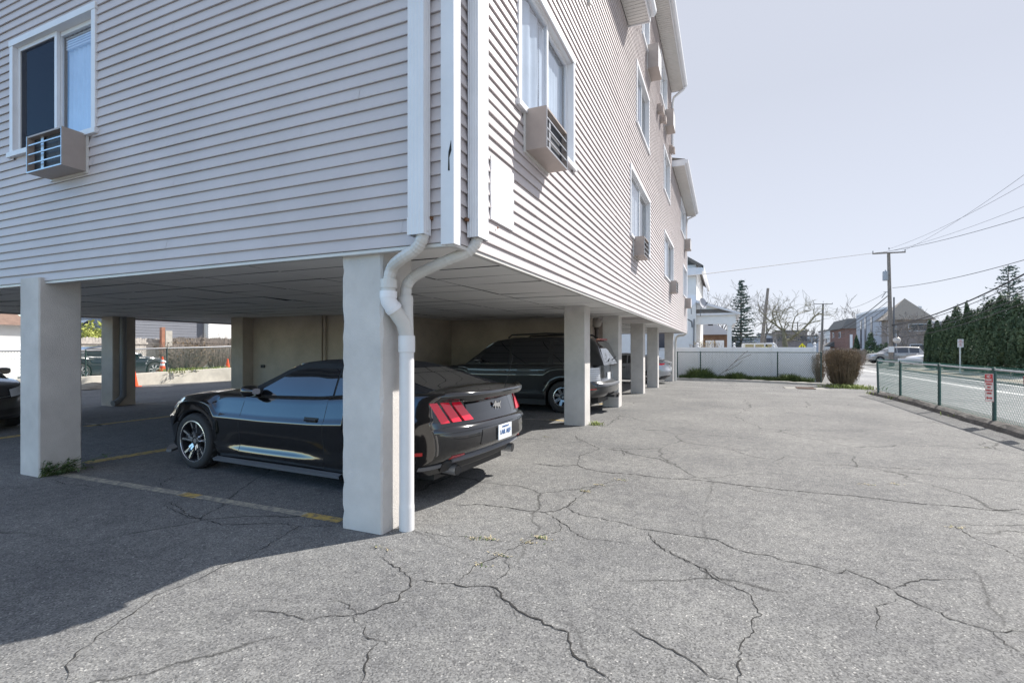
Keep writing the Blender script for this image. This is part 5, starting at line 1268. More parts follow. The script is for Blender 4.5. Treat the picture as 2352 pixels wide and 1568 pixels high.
for l, r in limbs:
    pts = [A(x, y, q.uniform(-.6, .6)) for x, y in l]; n = len(pts); mb.tube(pts, [r * (1 - .6 * i / (n - 1)) for i in range(n)], 7, cap=False)
    for i in range(1, n):
        for k in range(2): branch_tree(mb, pts[i], Vector((q.gauss(0, 1), q.gauss(0, 1), q.uniform(-.2, 1))).normalized(), q.uniform(.5, 1.1), r * .35, 2, q, .9, .1, (1, 3), .4, .01)
mb.build('crown', tm, t)
for i, (px, zz, hh, sd, lab) in enumerate(((1948, 135, 14, 5, 'leafless tree rising behind the brick building roof'), (1990, 150, 13, 9, 'leafless tree behind the grey apartment block'), (1800, 120, 6, 15, 'low bare tree far beyond the pollarded tree'), (1850, 110, 6, 18, 'low bare tree far behind the yellow crossing sign'), (1870, 125, 7, 21, 'low bare tree beside the second utility pole'), (1780, 130, 6, 25, 'low bare tree near the leaning pole'))):
    p = at(px, 800, zz); bare_tree(lab, (p.x, p.y, -.2), hh, .16, 4, sd, minr=.03, group='distant leafless trees')
p = at(2085, 800, 71); bare_tree('bare climbing tree against the grey brick tower', (p.x, p.y, -.1), 8, .12, 5, 44, minr=.018, spread=.8, up=.05, trunk=.12)
p = at(2135, 800, 68); bare_tree('bushy bare tree between the tower and the hedge', (p.x, p.y, -.1), 7, .1, 5, 47, minr=.018, spread=.8, up=.05, trunk=.1)
def coneshrub(label, px, ty, w, z, seed):
    p = at(px, ty, z); t = thing('conical_shrub', label, 'shrub', (p.x, p.y, -.1)); h = p.z + .1
    mb = MB(); mb.tube([(p.x, p.y, -.1), (p.x, p.y, h * .6)], .05, 6); mb.build('trunk', M['bark'], t); leaf_cloud('crown', M['arbor'], t, (p.x, p.y, h * .48), (w, w, h * .55), 1500, .13, seed, shell=.7, taper=.75, zmin=0)
coneshrub('dark conical shrub in front of the grey apartment block', 2000, 765, 1.3, 80, 71); coneshrub('small dark conical shrub between the brick building and the grey block', 1967, 773, .8, 86, 72)
p = at(2030, 815, 78); t = thing('bush', 'dark green round bush at the corner of the grey brick tower', 'bush', (p.x, p.y, -.1)); leaf_cloud('foliage', M['arbor'], t, (p.x, p.y, .9), (1.6, 1.6, 1.5), 1500, .14, 75, zmin=-.1)
mb = MB(); mb.tube([(p.x, p.y, -.1), (p.x, p.y, 1)], .06, 6); mb.build('trunk', M['bark'], t)
p = at(1983, 818, 66); t = thing('hedge', 'low clipped dark hedge along the driveway of the grey block', 'hedge', (p.x, p.y, -.1)); leaf_cloud('foliage', M['arbor'], t, (p.x, p.y, .45), (3.4, 1.0, .75), 2200, .12, 76, zmin=-.1)
mb = MB(); mb.tube([(p.x - 2, p.y, -.1), (p.x - 2, p.y, .6)], .05, 6); mb.build('trunk', M['bark'], t)
p = at(1757, 797, 34); t = thing('bush', 'yellow green bush peeping over the white fence', 'bush', (p.x, p.y, G(p.x, p.y))); leaf_cloud('foliage', mat('yellow_leaf', (.35,.38,.02), .7, var=.3, vscale=3), t, (p.x, p.y, .85), (.75, .6, .75), 1500, .06, 77)
mb = MB(); mb.tube([(p.x, p.y, -.3), (p.x, p.y, .8)], .03, 6); mb.build('trunk', M['bark'], t)

# ================================================================== POLES, WIRES, SIGNS
def util_pole(label, top, foot, r, arm=None, transformer=False, lamp=False):
    t = thing('utility_pole', label, 'utility pole', foot, 0); top, foot = Vector(top), Vector(foot)
    mb = MB(); mb.tube([foot - Vector((0, 0, .2)), foot.lerp(top, .5), top], [r * 1.2, r, r * .8], 12); mb.build('pole', M['pole'], t, smooth=True)
    ends = None
    if arm:
        w, tilt, zz = arm; c = top.lerp(foot, zz); d = Vector((C_, S_, tilt)).normalized(); mb = MB(); mb.obox(c + Vector((0, -.12, 0)), d * w, (0, .05, 0), (0, 0, .06)); mb.build('crossarm', M['pole'], t)
        mb = MB()
        for s in (-.97, 0, .97): q_ = c + d * w * s + Vector((0, -.12, .06 + (.25 if s == 0 else 0))); mb.lathe([(.02, 0), (.05, .05), (.03, .1), (.05, .15), (.02, .22), (0, .23)], 8, q_)
        mb.build('insulators', M['greyplastic'], t); ends = [c + d * w * s + Vector((0, -.12, .25)) for s in (-.97, 0, .97)]
    if transformer:
        q_ = top.lerp(foot, .19) + Vector((-.32, -.1, -.2)); mb = MB(); mb.lathe([(0, -.45), (.22, -.45), (.24, -.4), (.24, .4), (.2, .45), (.05, .47), (.04, .6), (0, .62)], 14, q_); mb.build('transformer', mat('transformer_grey', (.33,.35,.38), .5), t, smooth=False)
        mb = MB(); q2 = top.lerp(foot, .35); mb.tube([q2, q2 + Vector((-.5, -.1, 0))], .03, 5); mb.tube([q2 + Vector((-.3, -.1, 0)), q2 + Vector((-.7, -.3, -.6))], .03, 5); mb.build('bracket', M['greyplastic'], t)
    return t, ends
pt, pf = at(2041, 580, 48.6), at(2047, 838, 48.6)
up1, e1 = util_pole('tall wooden utility pole with a crossarm and grey transformer across the road', pt, (pf.x, pf.y, -.1), .17, (1.62, .05, .005), True)
mb = MB(); q_ = at(2046, 802, 48.3); mb.box(q_.x - .22, q_.x + .22, q_.y - .2, q_.y - .18, q_.z - .28, q_.z + .28); mb.build('notice_board', M['signwhite'], up1)
mb = MB(); q_ = at(2049, 700, 48.5); mb.tube([(pf.x + .2, pf.y, -.1), (pf.x + .22, pf.y, 6.5)], .07, 8); mb.build('cable_riser', M['greyplastic'], up1)
mb = MB(); q_ = at(2060, 781, 48); 
mb.lathe([(.33 * math.sin(math.pi * i / 10) + .001, -.3 * math.cos(math.pi * i / 10)) for i in range(11)], 14, q_); mb.tube([q_, Vector((pf.x, pf.y, q_.z + .2))], .03, 5)
mb.build('round_mirror', mat('pale_globe', (.6,.56,.52), .3), up1, smooth=True)
p2t, p2f = at(1890.5, 697, 92), at(1886, 800, 92)
up2, e2 = util_pole('farther wooden utility pole with a crossarm above the white fence', p2t, (p2f.x, p2f.y, -.2), .2, (1.75, 0, .01))
p3t, p3f = at(1764, 662, 60), at(1745, 797, 60); util_pole('leaning bare utility pole beside the dark spruce', p3t, (p3f.x, p3f.y, -.2), .19)
p4t, p4f = at(1832, 740, 150), at(1832, 800, 150); up4, e4 = util_pole('faint distant utility pole behind the pollarded tree', p4t, (p4f.x, p4f.y, -.2), .2, (2.4, 0, .02))
WG = 'overhead wires'
def wire(a, b, sag, r, label, n=28, m='cable'):
    a, b = Vector(a), Vector(b); pts = []
    for i in range(n + 1):
        t_ = i / n; p = a.lerp(b, t_); p.z -= sag * 4 * t_ * (1 - t_); pts.append(p)
    mb = MB(); mb.tube(pts, r, 5, cap=False); o = mb.build('power_line', M[m], None); tag(o, label, 'wire', WG); return o
W0 = 14.5                                                  # wires run on along the road past the camera's right side
def edge_pt(px, py, z): return at(px, py, z)
wire(at(1580, 634, 30), at(2041, 577, 48.4), .0, .018, 'single wire from the building gable rising to the tall pole top', n=24)
wire(at(2041, 577, 48.4), at(2420, 478, 30), .25, .018, 'single wire leaving the tall pole top to the upper right')
wire(at(2072, 577, 48.4), at(2420, 352, 22), .35, .009, 'hair thin upper wire at the right crossarm end, steepest of all'); wire(at(2041, 572, 48.4), at(2420, 384, 23), .35, .009, 'hair thin wire from the pole top, second steepest'); wire(at(2012, 583, 48.4), at(2420, 447, 25), .35, .009, 'hair thin wire from the left crossarm end, third steepest')
wire(at(2050, 661, 48.4), at(2420, 577, 25), .3, .02, 'single wire above the thick bundle right of the tall pole')
wire(at(2050, 746, 48.4), at(2420, 593, 24), .55, .045, 'thickest cable bundle sweeping right from the tall pole'); wire(at(2050, 748, 48.4), at(2420, 610, 24), .55, .022, 'cable just under the thickest bundle'); wire(at(2052, 760, 48.4), at(2420, 634, 24), .55, .024, 'third cable from the top of the lower cable group'); wire(at(2052, 764, 48.4), at(2420, 652, 24), .5, .024, 'fourth cable of the lower cable group'); wire(at(2052, 775, 48.4), at(2420, 668, 24), .5, .022, 'lowest dark cable crossing above the hedge')
wire(at(2038, 680, 48.4), at(1891, 764, 92), .9, .04, 'thick cable sagging left from the tall pole to the farther pole'); wire(at(2038, 693, 48.4), at(1891, 770, 92), .8, .025, 'second cable sagging left from the tall pole'); wire(at(2038, 705, 48.4), at(1891, 778, 92), .8, .025, 'third cable sagging left from the tall pole'); wire(at(2038, 720, 48.4), at(1891, 783, 92), .6, .02, 'lowest cable sagging left from the tall pole')
wire(at(1891, 708, 92), at(1700, 712, 75), .5, .022, 'wire running left from the farther pole to the dark spruce'); wire(at(1891, 766, 92), at(1778, 795, 140), .4, .03, 'cable falling away left behind the pollarded tree'); wire(at(1905, 706, 92), at(2034, 672, 49), .9, .018, 'thin wire between the two crossarm poles')
def sign_text(mb, rows, org, ux, uy, m):
    for txt, sz, dy in rows: add_text(mb, txt, sz, Vector(org) + Vector(uy) * dy, ux, uy, m)
# no parking sign wired to the green fence
sp = onX(2267, 865, FX - .04); cy, cz = onX(2273, 889, FX - .045).y, onX(2273, 889, FX).z
t = thing('parking_sign', 'red and white no parking sign wired to the green chain link fence', 'sign', (FX - .05, cy, cz - .3)); uxs = Vector((0, -1, .05)).normalized(); uys = Vector((0, .10, 1)).normalized()
uys = (uys - uxs * uys.dot(uxs)).normalized()
cc = Vector((FX - .05, cy, cz)); W2, H2 = .165, .265; un = uxs.cross(uys)
mb = MB(); mb.obox(cc, uxs * W2, uys * H2, un * .002); mb.build('sign_plate', M['signwhite'], t)
mb = MB(); mb.obox(cc + uys * (H2 - .085) + un * .0035, uxs * (W2 - .008), uys * .078, un * .001); mb.build('red_panel', M['signred'], t)
mb = MB(); sign_text(mb, [('NO', .085, .21), ('PARKING', .06, .145)], cc + un * .005, uxs, uys, 0); mb.build('white_lettering', M['signwhite'], t)
mb = MB(); sign_text(mb, [('TENANTS', .055, .065), ('ONLY', .055, .005), ('TOWED AT', .05, -.055), ('EXPENSE', .05, -.11)], cc + un * .003, uxs, uys, 0)
mb.obox(cc - uys * .2 + un * .004, uxs * .07, uys * .011, un * .001)
for s in (-1, 1): mb.prism([cc - uys * .2 + uxs * s * .12 + un * .004, cc - uys * .2 + uxs * s * .065 + uys * .032 + un * .004, cc - uys * .2 + uxs * s * .065 - uys * .032 + un * .004], un * .002)
for s in (-1, 1): mb.obox(cc + uxs * s * (W2 - .004) - uys * .075 + un * .0035, uxs * .003, uys * .185, un * .001)
mb.obox(cc - uys * (H2 - .004) + un * .0035, uxs * W2, uys * .003, un * .001)
mb.build('red_lettering', M['signred'], t)
# second sign at the very edge of the frame
cy, cz = onX(2366, 892, FX - .045).y, onX(2366, 892, FX).z; cc = Vector((FX - .05, cy, cz)); uys = Vector((0, .14, 1)); uxs = Vector((0, -1, .14)).normalized(); uys = (uys - uxs * uys.dot(uxs)).normalized(); un = uxs.cross(uys)
t = thing('parking_sign', 'tilted red topped sign cut off by the right edge on the green fence', 'sign', (FX - .05, cy, cz - .25)); mb = MB(); mb.obox(cc, uxs * .16, uys * .23, un * .002); mb.build('sign_plate', M['signwhite'], t)
mb = MB(); mb.obox(cc + uys * .15 + un * .0035, uxs * .15, uys * .07, un * .001); mb.build('red_panel', M['signred'], t)
mb = MB(); 
for s in (-1, 1): mb.obox(cc + uxs * s * .155 - uys * .0 + un * .0045, uxs * .004, uys * .225, un * .001)
for k in (.07, -.225): mb.obox(cc + uys * k + un * .0045, uxs * .155, uys * .004, un * .001)
mb.build('black_border', M['signblack'], t)
# white sign on a steel post in front of the hedge
p = at(2205, 788, 33); t = thing('street_sign', 'small white parking sign on a grey steel post before the hedge', 'sign', (p.x, p.y, G(p.x, p.y)))
mb = MB(); mb.box(p.x - .04, p.x + .04, p.y - .02, p.y + .02, -.2, p.z + .25); mb.build('post', M['steel'], t)
mb = MB(); un = Vector((S_, -C_, 0)); ux = Vector((C_, S_, 0)); c0 = Vector(p) + un * .04; mb.obox(c0, ux * .2, (0, 0, .27), un * .004); mb.build('sign_plate', M['signwhite'], t)
mb = MB(); sign_text(mb, [('NO', .12, .17), ('PARKING', .085, .06), ('ANY', .09, -.05), ('TIME', .09, -.15)], c0 + un * .006, ux, Vector((0, 0, 1)), 0); mb.build('red_lettering', M['signred'], t)
# yellow school crossing sign
p = at(1842, 797, 60); t = thing('crossing_sign', 'yellow green five sided school crossing sign above the white fence', 'sign', (p.x, p.y, -.2)); c0 = Vector(p) + Vector((S_, -C_, 0)) * .06
mb = MB(); mb.box(p.x - .04, p.x + .04, p.y - .03, p.y + .03, -.2, p.z + .3); mb.build('post', M['steel'], t)
mb = MB(); mb.prism([c0 + ux * a + Vector((0, 0, b)) for a, b in ((-.42, -.45), (.42, -.45), (.42, .08), (0, .5), (-.42, .08))], un * .01); mb.build('sign_plate', M['signyellow'], t)
mb = MB()
for s, k in ((-.13, 1.), (.12, .85)):
    q_ = c0 + ux * s + un * .014; mb.obox(q_ + Vector((0, 0, -.02 * k)), ux * .07 * k, un * .003, (0, 0, .14 * k)); mb.obox(q_ + ux * .05 + Vector((0, 0, -.25)), ux * .03, un * .003, (0, 0, .12)); mb.obox(q_ - ux * .05 + Vector((0, 0, -.25)), ux * .03, un * .003, (0, 0, .12))
    mb.lathe([(0, -.0), (.06 * k, 0), (.06*k, .004), (0, .004)], 10, q_ + Vector((0, -.003, .2 * k)), 'y')
mb.build('walking_figures', M['signblack'], t)
# white rail by the far car
p = at(2106, 828, 45); t = thing('guard_rail', 'low white guard rail by the hedge end near the far cars', 'guard rail', (p.x, p.y, -.05)); mb = MB(); mb.obox((p.x, p.y, .42), ux * 1.7, un * .05, (0, 0, .17)); mb.build('rail', M['vinyl'], t, bevel=.02)
for s in (-1.5, 1.5): mb = MB(); q_ = p + ux * s; mb.box(q_.x - .08, q_.x + .08, q_.y - .08, q_.y + .08, -.2, .3); mb.build('post', M['steel'], t)

# ================================================================== FAR BUILDINGS
def far_win(bx, by, name='window', parent=None, frame=True): pass
gb = thing('apartment_block', 'grey flat roofed apartment block with a pyramid roofed brick tower', 'building', (27, 104, 0))
X0 = 24.4; yA, yB = onX(1967, 800, X0).y, onX(2047, 800, X0).y; zt = onX(2000, 706, X0).z; yT_ = 97.0
mb = MB(); mb.box(X0, X0 + 5, yT_ + 4.0, yA, -.3, onX(1990, 720, X0).z); mb.build('wall', M['greywall'], gb)
mb = MB(); mb.box(X0 - .12, X0 + 5.1, yT_ + 3.95, yA + .1, onX(1990, 720, X0).z, onX(1990, 720, X0).z + .35); mb.build('parapet', M['trim'], gb)
winm = mat('dark_far_glass', (.05,.06,.08), .15)
for px, y0, y1 in ((1988, 727, 810), (2002, 727, 765), (1978, 735, 800)):
    a = onX(px, y0, X0); b = onX(px, y1, X0); mb = MB(); mb.box(X0 - .06, X0 + .05, a.y - .6, a.y + .6, b.z, a.z); w_ = mb.build('window', winm, gb)
    mb = MB(); mb.box(X0 - .08, X0 - .05, a.y - .5, a.y + .5, (a.z + b.z) / 2 - .1 + (a.z - b.z) * .2, a.z - .15); mb.build('pane', M['glass'], w_)
yT = 97.0; xa, xb = onY(2046, 800, yT).x, onY(2130, 800, yT).x; ze = onY(2090, 733, yT).z; za = onY(2079, 694, yT).z
tb = mat('tan_brick', (.30,.25,.225), .9, var=.2, vscale=2.2)
mb = MB(); mb.box(xa - .3, xb, yT, yT + 3.9, -.3, ze); mb.build('wall', tb, gb)
mb = MB(); xm, ym = (xa + xb) / 2, yT + 2; a_, b_ = xa - 1.2, xb + .9; y0_, y1_ = yT - .9, yT + 4.8
mb.add([(a_, y0_, ze - .1), (b_, y0_, ze - .1), (b_, y1_, ze - .1), (a_, y1_, ze - .1), (xm, ym, za + .8)], [(0, 1, 4), (1, 2, 4), (2, 3, 4), (3, 0, 4), (3, 2, 1, 0)]); mb.build('roof', M['shingle_tan'], gb)
xc = onY(2268, 800, 101).x - 10; zr = onY(2200, 741, 101).z
mb = MB(); mb.box(xb, xc + 10, 101, 113, -.3, zr); mb.build('wall', M['greywall'], gb)
mb = MB(); mb.box(xb, xc + 10.2, 100.8, 113, zr, zr + .3); mb.build('parapet', M['trim'], gb)
for px, y0, y1, w_ in ((2049, 745, 800, .55), (2113, 743, 760, 1.5), (2113, 790, 806, 1.3)):
    a = onY(px, y0, yT); b = onY(px, y1, yT); mb = MB(); mb.box(a.x - w_, a.x + w_, yT - .08, yT + .05, b.z, a.z); wo_ = mb.build('window', M['trim'], gb)
    mb = MB(); mb.box(a.x - w_ + .1, a.x + w_ - .1, yT - .1, yT - .05, b.z + .1, a.z - .1); mb.build('pane', winm, wo_)
for px in (2150, 2185, 2240):
    a = onY(px, 760, 101); mb = MB(); mb.box(a.x - 1.2, a.x + 1.2, 100.9, 101.05, a.z - 1.5, a.z); mb.build('window', winm, gb)
# brick building with mansard roof
rb = thing('brick_building', 'red brick two storey building with a dark mansard roof', 'building', (28, 130, 0)); Xk = 24.2; y0, y1 = onX(1941, 800, Xk).y, onX(1907, 800, Xk).y
zm, zt = onX(1925, 757, Xk).z, onX(1925, 741, Xk).z
mb = MB(); mb.box(Xk, Xk + 16, y0, y1, -.3, zm); mb.build('wall', M['brick'], rb)
mb = MB(); mb.add([(Xk - .8, y0 - .6, zm), (Xk + 16, y0 - .6, zm), (Xk + 16, y1, zm), (Xk - .8, y1, zm), (Xk + .6, y0 + .8, zt + .6), (Xk + 15, y0 + .8, zt + .6), (Xk + 15, y1 - 1, zt + .6), (Xk + .6, y1 - 1, zt + .6)], [(0,1,5,4),(1,2,6,5),(2,3,7,6),(3,0,4,7),(4,5,6,7),(3,2,1,0)]); mb.build('mansard_roof', M['shingle'], rb)
for px, a0, b0 in ((1914, 764, 776), (1929, 762, 776), (1914, 800, 812)):
    a = onX(px, a0, Xk); b = onX(px, b0, Xk); mb = MB(); mb.box(Xk - .1, Xk + .05, a.y - .9, a.y + .9, b.z, a.z); w_ = mb.build('window', M['trim'], rb); mb = MB(); mb.box(Xk - .13, Xk - .08, a.y - .75, a.y + .75, b.z + .15, a.z - .15); mb.build('pane', winm, w_)
a = onX(1910, 785, Xk); mb = MB(); mb.prism([(Xk, a.y - 3.4, a.z), (Xk - 1.8, a.y - 3.4, a.z - 1.2), (Xk, a.y - 3.4, a.z - 1.2)], (0, 7, 0)); mb.build('awning', M['shingle'], rb)
for px in (1955,):
    a = onY(px, 768, y0); mb = MB(); mb.box(a.x - .25, a.x + .25, y0 - .1, y0 + .05, a.z - 3, a.z); mb.build('window', M['trim'], rb)
# pale building farther on
pb = thing('pale_building', 'pale cream flat building beyond the brick one', 'building', (26, 165, 0)); y0 = onX(1905, 800, 25).y; y1 = onX(1880, 800, 25).y; zt = onX(1890, 762, 25).z
mb = MB(); mb.box(25, 40, y0 - .2, y1, -.3, zt); mb.build('wall', M['white_paint'], pb); mb = MB(); mb.box(24.9, 40, y0 - .3, y1, zt, zt + .4); mb.build('roof', M['shingle'], pb)
for px in (1890, 1898):
    for yy_ in (778, 805): a = onX(px, yy_, 25); mb = MB(); mb.box(24.9, 25.05, a.y - .9, a.y + .9, a.z - 1.6, a.z); mb.build('window', winm, pb)
# low buildings at the end of the street
for i, (pa, pb_, ty, zz, m, lab, d) in enumerate(((1785, 1850, 762, 140, tb, 'low tan brick building at the end of the street', 14), (1745, 1795, 768, 165, M['greywall'], 'low grey building beyond the leaning pole', 14), (1850, 1905, 772, 190, M['greywall'], 'distant grey building far down the road', 14), (1690, 1745, 776, 120, M['greywall'], 'low grey building behind the dark spruce', 10), (1640, 1692, 778, 110, tb, 'low tan building behind the white porch', 10))):
    a, b = at(pa, ty, zz), at(pb_, ty, zz); t = thing('far_building', lab, 'building', ((a.x + b.x) / 2, a.y + d / 2, -.2)); mb = MB(); mb.box(a.x, b.x, a.y, a.y + d, -.4, a.z); mb.build('wall', m, t); mb = MB(); mb.box(a.x - .3, b.x + .3, a.y - .3, a.y + d + .3, a.z, a.z + .4); mb.build('roof', M['shingle'], t)
    n_ = 4
    for k in range(n_):
        x = a.x + (b.x - a.x) * (k + .5) / n_; mb = MB(); mb.box(x - .8, x + .8, a.y - .06, a.y + .05, a.z - 2.6, a.z - 1.2); mb.build('window', winm, t)
# far wood line closing the horizon
q = random.Random(77); V = []
for i in range(5200):
    a = q.uniform(-1.35, 1.1); d = q.uniform(230, 330); x, y = d * math.sin(a), d * math.cos(a); hh = (5 + 3 * math.sin(a * 23) + 2 * math.sin(a * 57 + 1)) ; z_ = q.uniform(0, 1)**.8 * hh
    s = q.uniform(.5, 1.6); e1 = Vector((q.gauss(0, 1), q.gauss(0, 1), q.gauss(0, 1))).normalized() * s; e2 = e1.cross(Vector((q.gauss(0, 1), q.gauss(0, 1), q.gauss(0, 1)))).normalized() * s * .5; c = Vector((x, y, z_)); V += [c - e1, c - e2, c + e1, c + e2]
tag(quads_obj('far_wood', mat('far_twigs', (.24,.21,.19), .95, var=.2, vscale=.05), None, np.array([tuple(v) for v in V])), 'hazy leafless wood closing the horizon', 'wood', kind='stuff')

# ------------------------------------------------------------------ white porch house beyond the fence
hs = thing('white_house', 'white clapboard house with a columned front porch beyond the fence', 'house', (-4, 46, G(-4, 46)))
HZ = 42.0; PX0, PX1 = at(1588, 723, HZ).x, at(1685, 720, HZ).x; PY = at(1640, 723, HZ).y; ez = at(1640, 724, HZ).z
def clap(mb, a, b, z0, z1, nrm, step=.14):
    a, b, nrm = Vector(a), Vector(b), Vector(nrm); z = z0
    while z < z1 - .01:
        e = min(z + step, z1); p0, p1, p2, p3 = [Vector((v.x, v.y, zz)) for v, zz in ((a, z), (b, z), (b, e), (a, e))]
        mb.quad(p0 + nrm * .02, p1 + nrm * .02, p2, p3); mb.quad(p0, p1, p1 + nrm * .02, p0 + nrm * .02); z += step
PX0 -= .2; D_ = 3.2
mb = MB(); mb.box(-16, PX0 + .55, PY - .4, PY + 14, -.4, 8.6); mb.build('wall', M['white_paint'], hs)
mb = MB(); clap(mb, (-16, PY - .41, 0), (PX0 + .55, PY - .41, 0), -.3, 8.6, (0, -1, 0)); clap(mb, (PX0 + .56, PY - .4, 0), (PX0 + .56, PY + 14, 0), ez, 8.6, (1, 0, 0)); mb.build('clapboards', M['white_paint'], hs)
# main roof, gable facing the lot
tz = at(1590, 612, HZ).z; xe = at(1616, 606, HZ).x
mb = MB(); mb.add([(xe, PY - 1.1, tz), (xe, PY + 15, tz), (-8, PY + 15, tz + 4.2), (-8, PY - 1.1, tz + 4.2), (xe, PY - 1.1, tz - .25), (xe, PY + 15, tz - .25), (-8, PY + 15, tz + 3.9), (-8, PY - 1.1, tz + 3.9)], [(0,1,2,3),(7,6,5,4),(0,4,5,1),(0,3,7,4)]); mb.build('roof', M['shingle'], hs)
mb = MB(); mb.box(-10, xe - .1, PY - 1.0, PY - .85, tz - .75, tz - .15); mb.box(xe - .15, xe + .05, PY - 1.1, PY + 15, tz - .5, tz - .05); mb.build('fascia', M['trim'], hs)
for px, a0, b0 in ((1520, 720, 800), (1500, 735, 800)):
    a = onY(px, a0, PY - .44); b = onY(px, b0, PY - .44); mb = MB(); mb.box(a.x - .55, a.x + .55, PY - .5, PY - .4, b.z - .1, a.z); w_ = mb.build('window', M['trim'], hs); mb = MB(); mb.box(a.x - .42, a.x + .42, PY - .52, PY - .49, b.z + .05, a.z - .14); mb.build('pane', winm, w_)
# porch
mb = MB(); mb.box(PX0 + .55, PX1, PY, PY + 8.5, -.4, .55); mb.build('porch_floor', M['greywall'], hs)
mb = MB(); mb.box(PX0 - .3, PX1 + .15, PY - .1, PY + .25, ez - .75, ez); mb.box(PX1 - .2, PX1 + .15, PY + .25, PY + 8.6, ez - .75, ez); mb.box(PX0 + .55, PX1 - .2, PY + .25, PY + 8.5, ez - .12, ez - .02); mb.box(PX0 + .55, PX1 - .2, PY + 4.0, PY + 4.3, ez - .6, ez - .12); mb.build('porch_beam', M['white_paint'], hs)
mb = MB(); mb.box(PX0 - .4, PX1 + .4, PY - .35, PY - .1, ez, ez + .16); mb.build('gutter', M['trim'], hs)
for x, y in ((PX1 - .32, PY + .12), (PX1 - .32, PY + 4.2), (PX1 - .32, PY + 8.3)):
    mb = MB(); mb.box(x - .16, x + .16, y - .16, y + .16, .5, ez - .75); mb.box(x - .22, x + .22, y - .22, y + .22, .5, .7); mb.box(x - .22, x + .22, y - .22, y + .22, ez - .9, ez - .75); mb.build('porch_column', M['white_paint'], hs)
ap = at(1600, 690, HZ)
mb = MB(); r0 = [(PX1 + .45, PY - .4, ez + .17), (PX0 - .2, PY - .4, ap.z + .3), (PX0 - .2, PY - .4, ez + .17)]
mb.prism([(PX1 + .2, PY - .2, ez + .2), (PX0 - .3, PY - .2, ap.z + .1), (PX0 - .3, PY - .2, ez + .2)], (0, .2, 0)); mb.build('porch_gable', M['white_paint'], hs)
mb = MB(); mb.add([(PX1 + .5, PY - .5, ez + .15), (PX1 + .5, PY + 8.8, ez + .15), (PX0 - .3, PY + 8.8, ap.z + .35), (PX0 - .3, PY - .5, ap.z + .35), (PX1 + .5, PY - .5, ez + .0), (PX1 + .5, PY + 8.8, ez), (PX0 - .3, PY + 8.8, ap.z + .1), (PX0 - .3, PY - .5, ap.z + .1)], [(0,1,2,3),(7,6,5,4),(0,4,5,1),(0,3,7,4)]); mb.build('porch_roof', M['trim'], hs)
mb = MB(); mb.add([(PX1 + .3, PY - .34, ez + .17), (PX0 + .0, PY - .34, ez + .17), (PX0 + .2, PY - .19, ez + .55), (PX1 - 1.2, PY - .19, ez + .55)], [(0, 1, 2, 3)]); mb.build('skirt_roof', M['shingle'], hs)
mb = MB(); q_ = at(1632, 745, HZ + 2); mb.box(q_.x - .2, q_.x + .2, q_.y - .2, q_.y + .2, q_.z - .1, q_.z + .25); mb.build('porch_lamp', M['plastic'], hs)
mb = MB(); mb.tube([(PX0 + .4, PY - .5, ez - .3), (PX0 + .35, PY - .5, 0)], .05, 6); mb.tube([(PX0 - .3, PY - .4, ez - .2), (PX0 + .2, PY - .45, ez - .5), (PX0 + .25, PY - .5, ez - 1)], .05, 6); mb.build('downspout', M['greyplastic'], hs)
# satellite dishes on the porch roof
for i, (px, py, zz, rad, face, lab) in enumerate(((1586, 691, 40.5, .5, (-.3, -1, .35), 'biggest white satellite dish at the corner of the porch roof'), (1613, 697, 41.5, .42, (.75, -.6, .25), 'grey satellite dish seen edge on farther along the porch roof'), (1634, 700, 44, .16, (.8, .3, .3), 'tiny satellite dish arm poking above the porch ridge'))):
    c = at(px, py, zz); n_ = Vector(face).normalized(); u = n_.cross(Vector((0, 0, 1))).normalized(); v = u.cross(n_); t = thing('satellite_dish', lab, 'satellite dish', c)
    rows = []
    for k in range(7):
        rr_ = rad * k / 6 + .001; rows.append([c + u * math.cos(2*math.pi*j/20) * rr_ + v * math.sin(2*math.pi*j/20) * rr_ * 1.1 + n_ * (.25 * rr_ * rr_ / rad) for j in range(20)])
    mb = MB(); mb.grid(rows, close=True); rows2 = [[p_ - n_ * .015 for p_ in r] for r in rows]; mb.grid(rows2, close=True); mb.build('dish', M['vinyl'] if i == 0 else M['greywall'], t, smooth=True)
    mb = MB(); mb.tube([c - n_ * .02, c - n_ * .15 - Vector((0, 0, .4)), c - n_ * .2 - Vector((0, 0, 1.0))], .03, 6); mb.tube([c - v * rad, c + n_ * rad * 1.1 - v * .1], .018, 5); mb.obox(c + n_ * rad * 1.1 - v * .1, u * .05, v * .05, n_ * .08); mb.build('arm', M['greyplastic'], t)
twig_bush('bush', 'yellow budding shrub in front of the porch beyond the fence', (at(1622, 790, 38).x, at(1622, 790, 38).y, -.2), 1.3, .6, 2.4, 160, 91, m='twig2', r=.008, bud=mat('yellow_buds', (.5,.36,.12), .8, var=.3, vscale=4), buds=420, bs=.05)
# white van roof beyond the fence
p = at(1752, 792, 52); t = thing('parked_van', 'white van roof showing above the white fence', 'van', (p.x, p.y, -.2)); mb = MB(); L2 = 2.1; zr = p.z + .18
prof = [(-L2, .2), (L2, .2), (L2, 1.0), (L2 - .5, 1.15), (L2 - 1.0, zr - .02), (L2 - 1.4, zr), (-L2 + .1, zr), (-L2, 1.1)]
mb.prism([(p.x + a, p.y - .9, b) for a, b in prof], (0, 1.8, 0)); mb.build('body', whitep, t, bevel=.05)
for k in range(3): mb = MB(); mb.box(p.x - 1.7 + k * .95, p.x - .9 + k * .95, p.y - .915, p.y - .89, zr - .5, zr - .12); mb.build('side_window', M['tint'], t)
for s in (-1.3, 1.3):
    mb = MB(); mb.lathe([(.0, 0), (.33, 0), (.34, .03), (.34, .2), (0, .2)], 20, (p.x + s, p.y - .92, .14), 'y'); mb.build('wheel', M['tyre'], t)

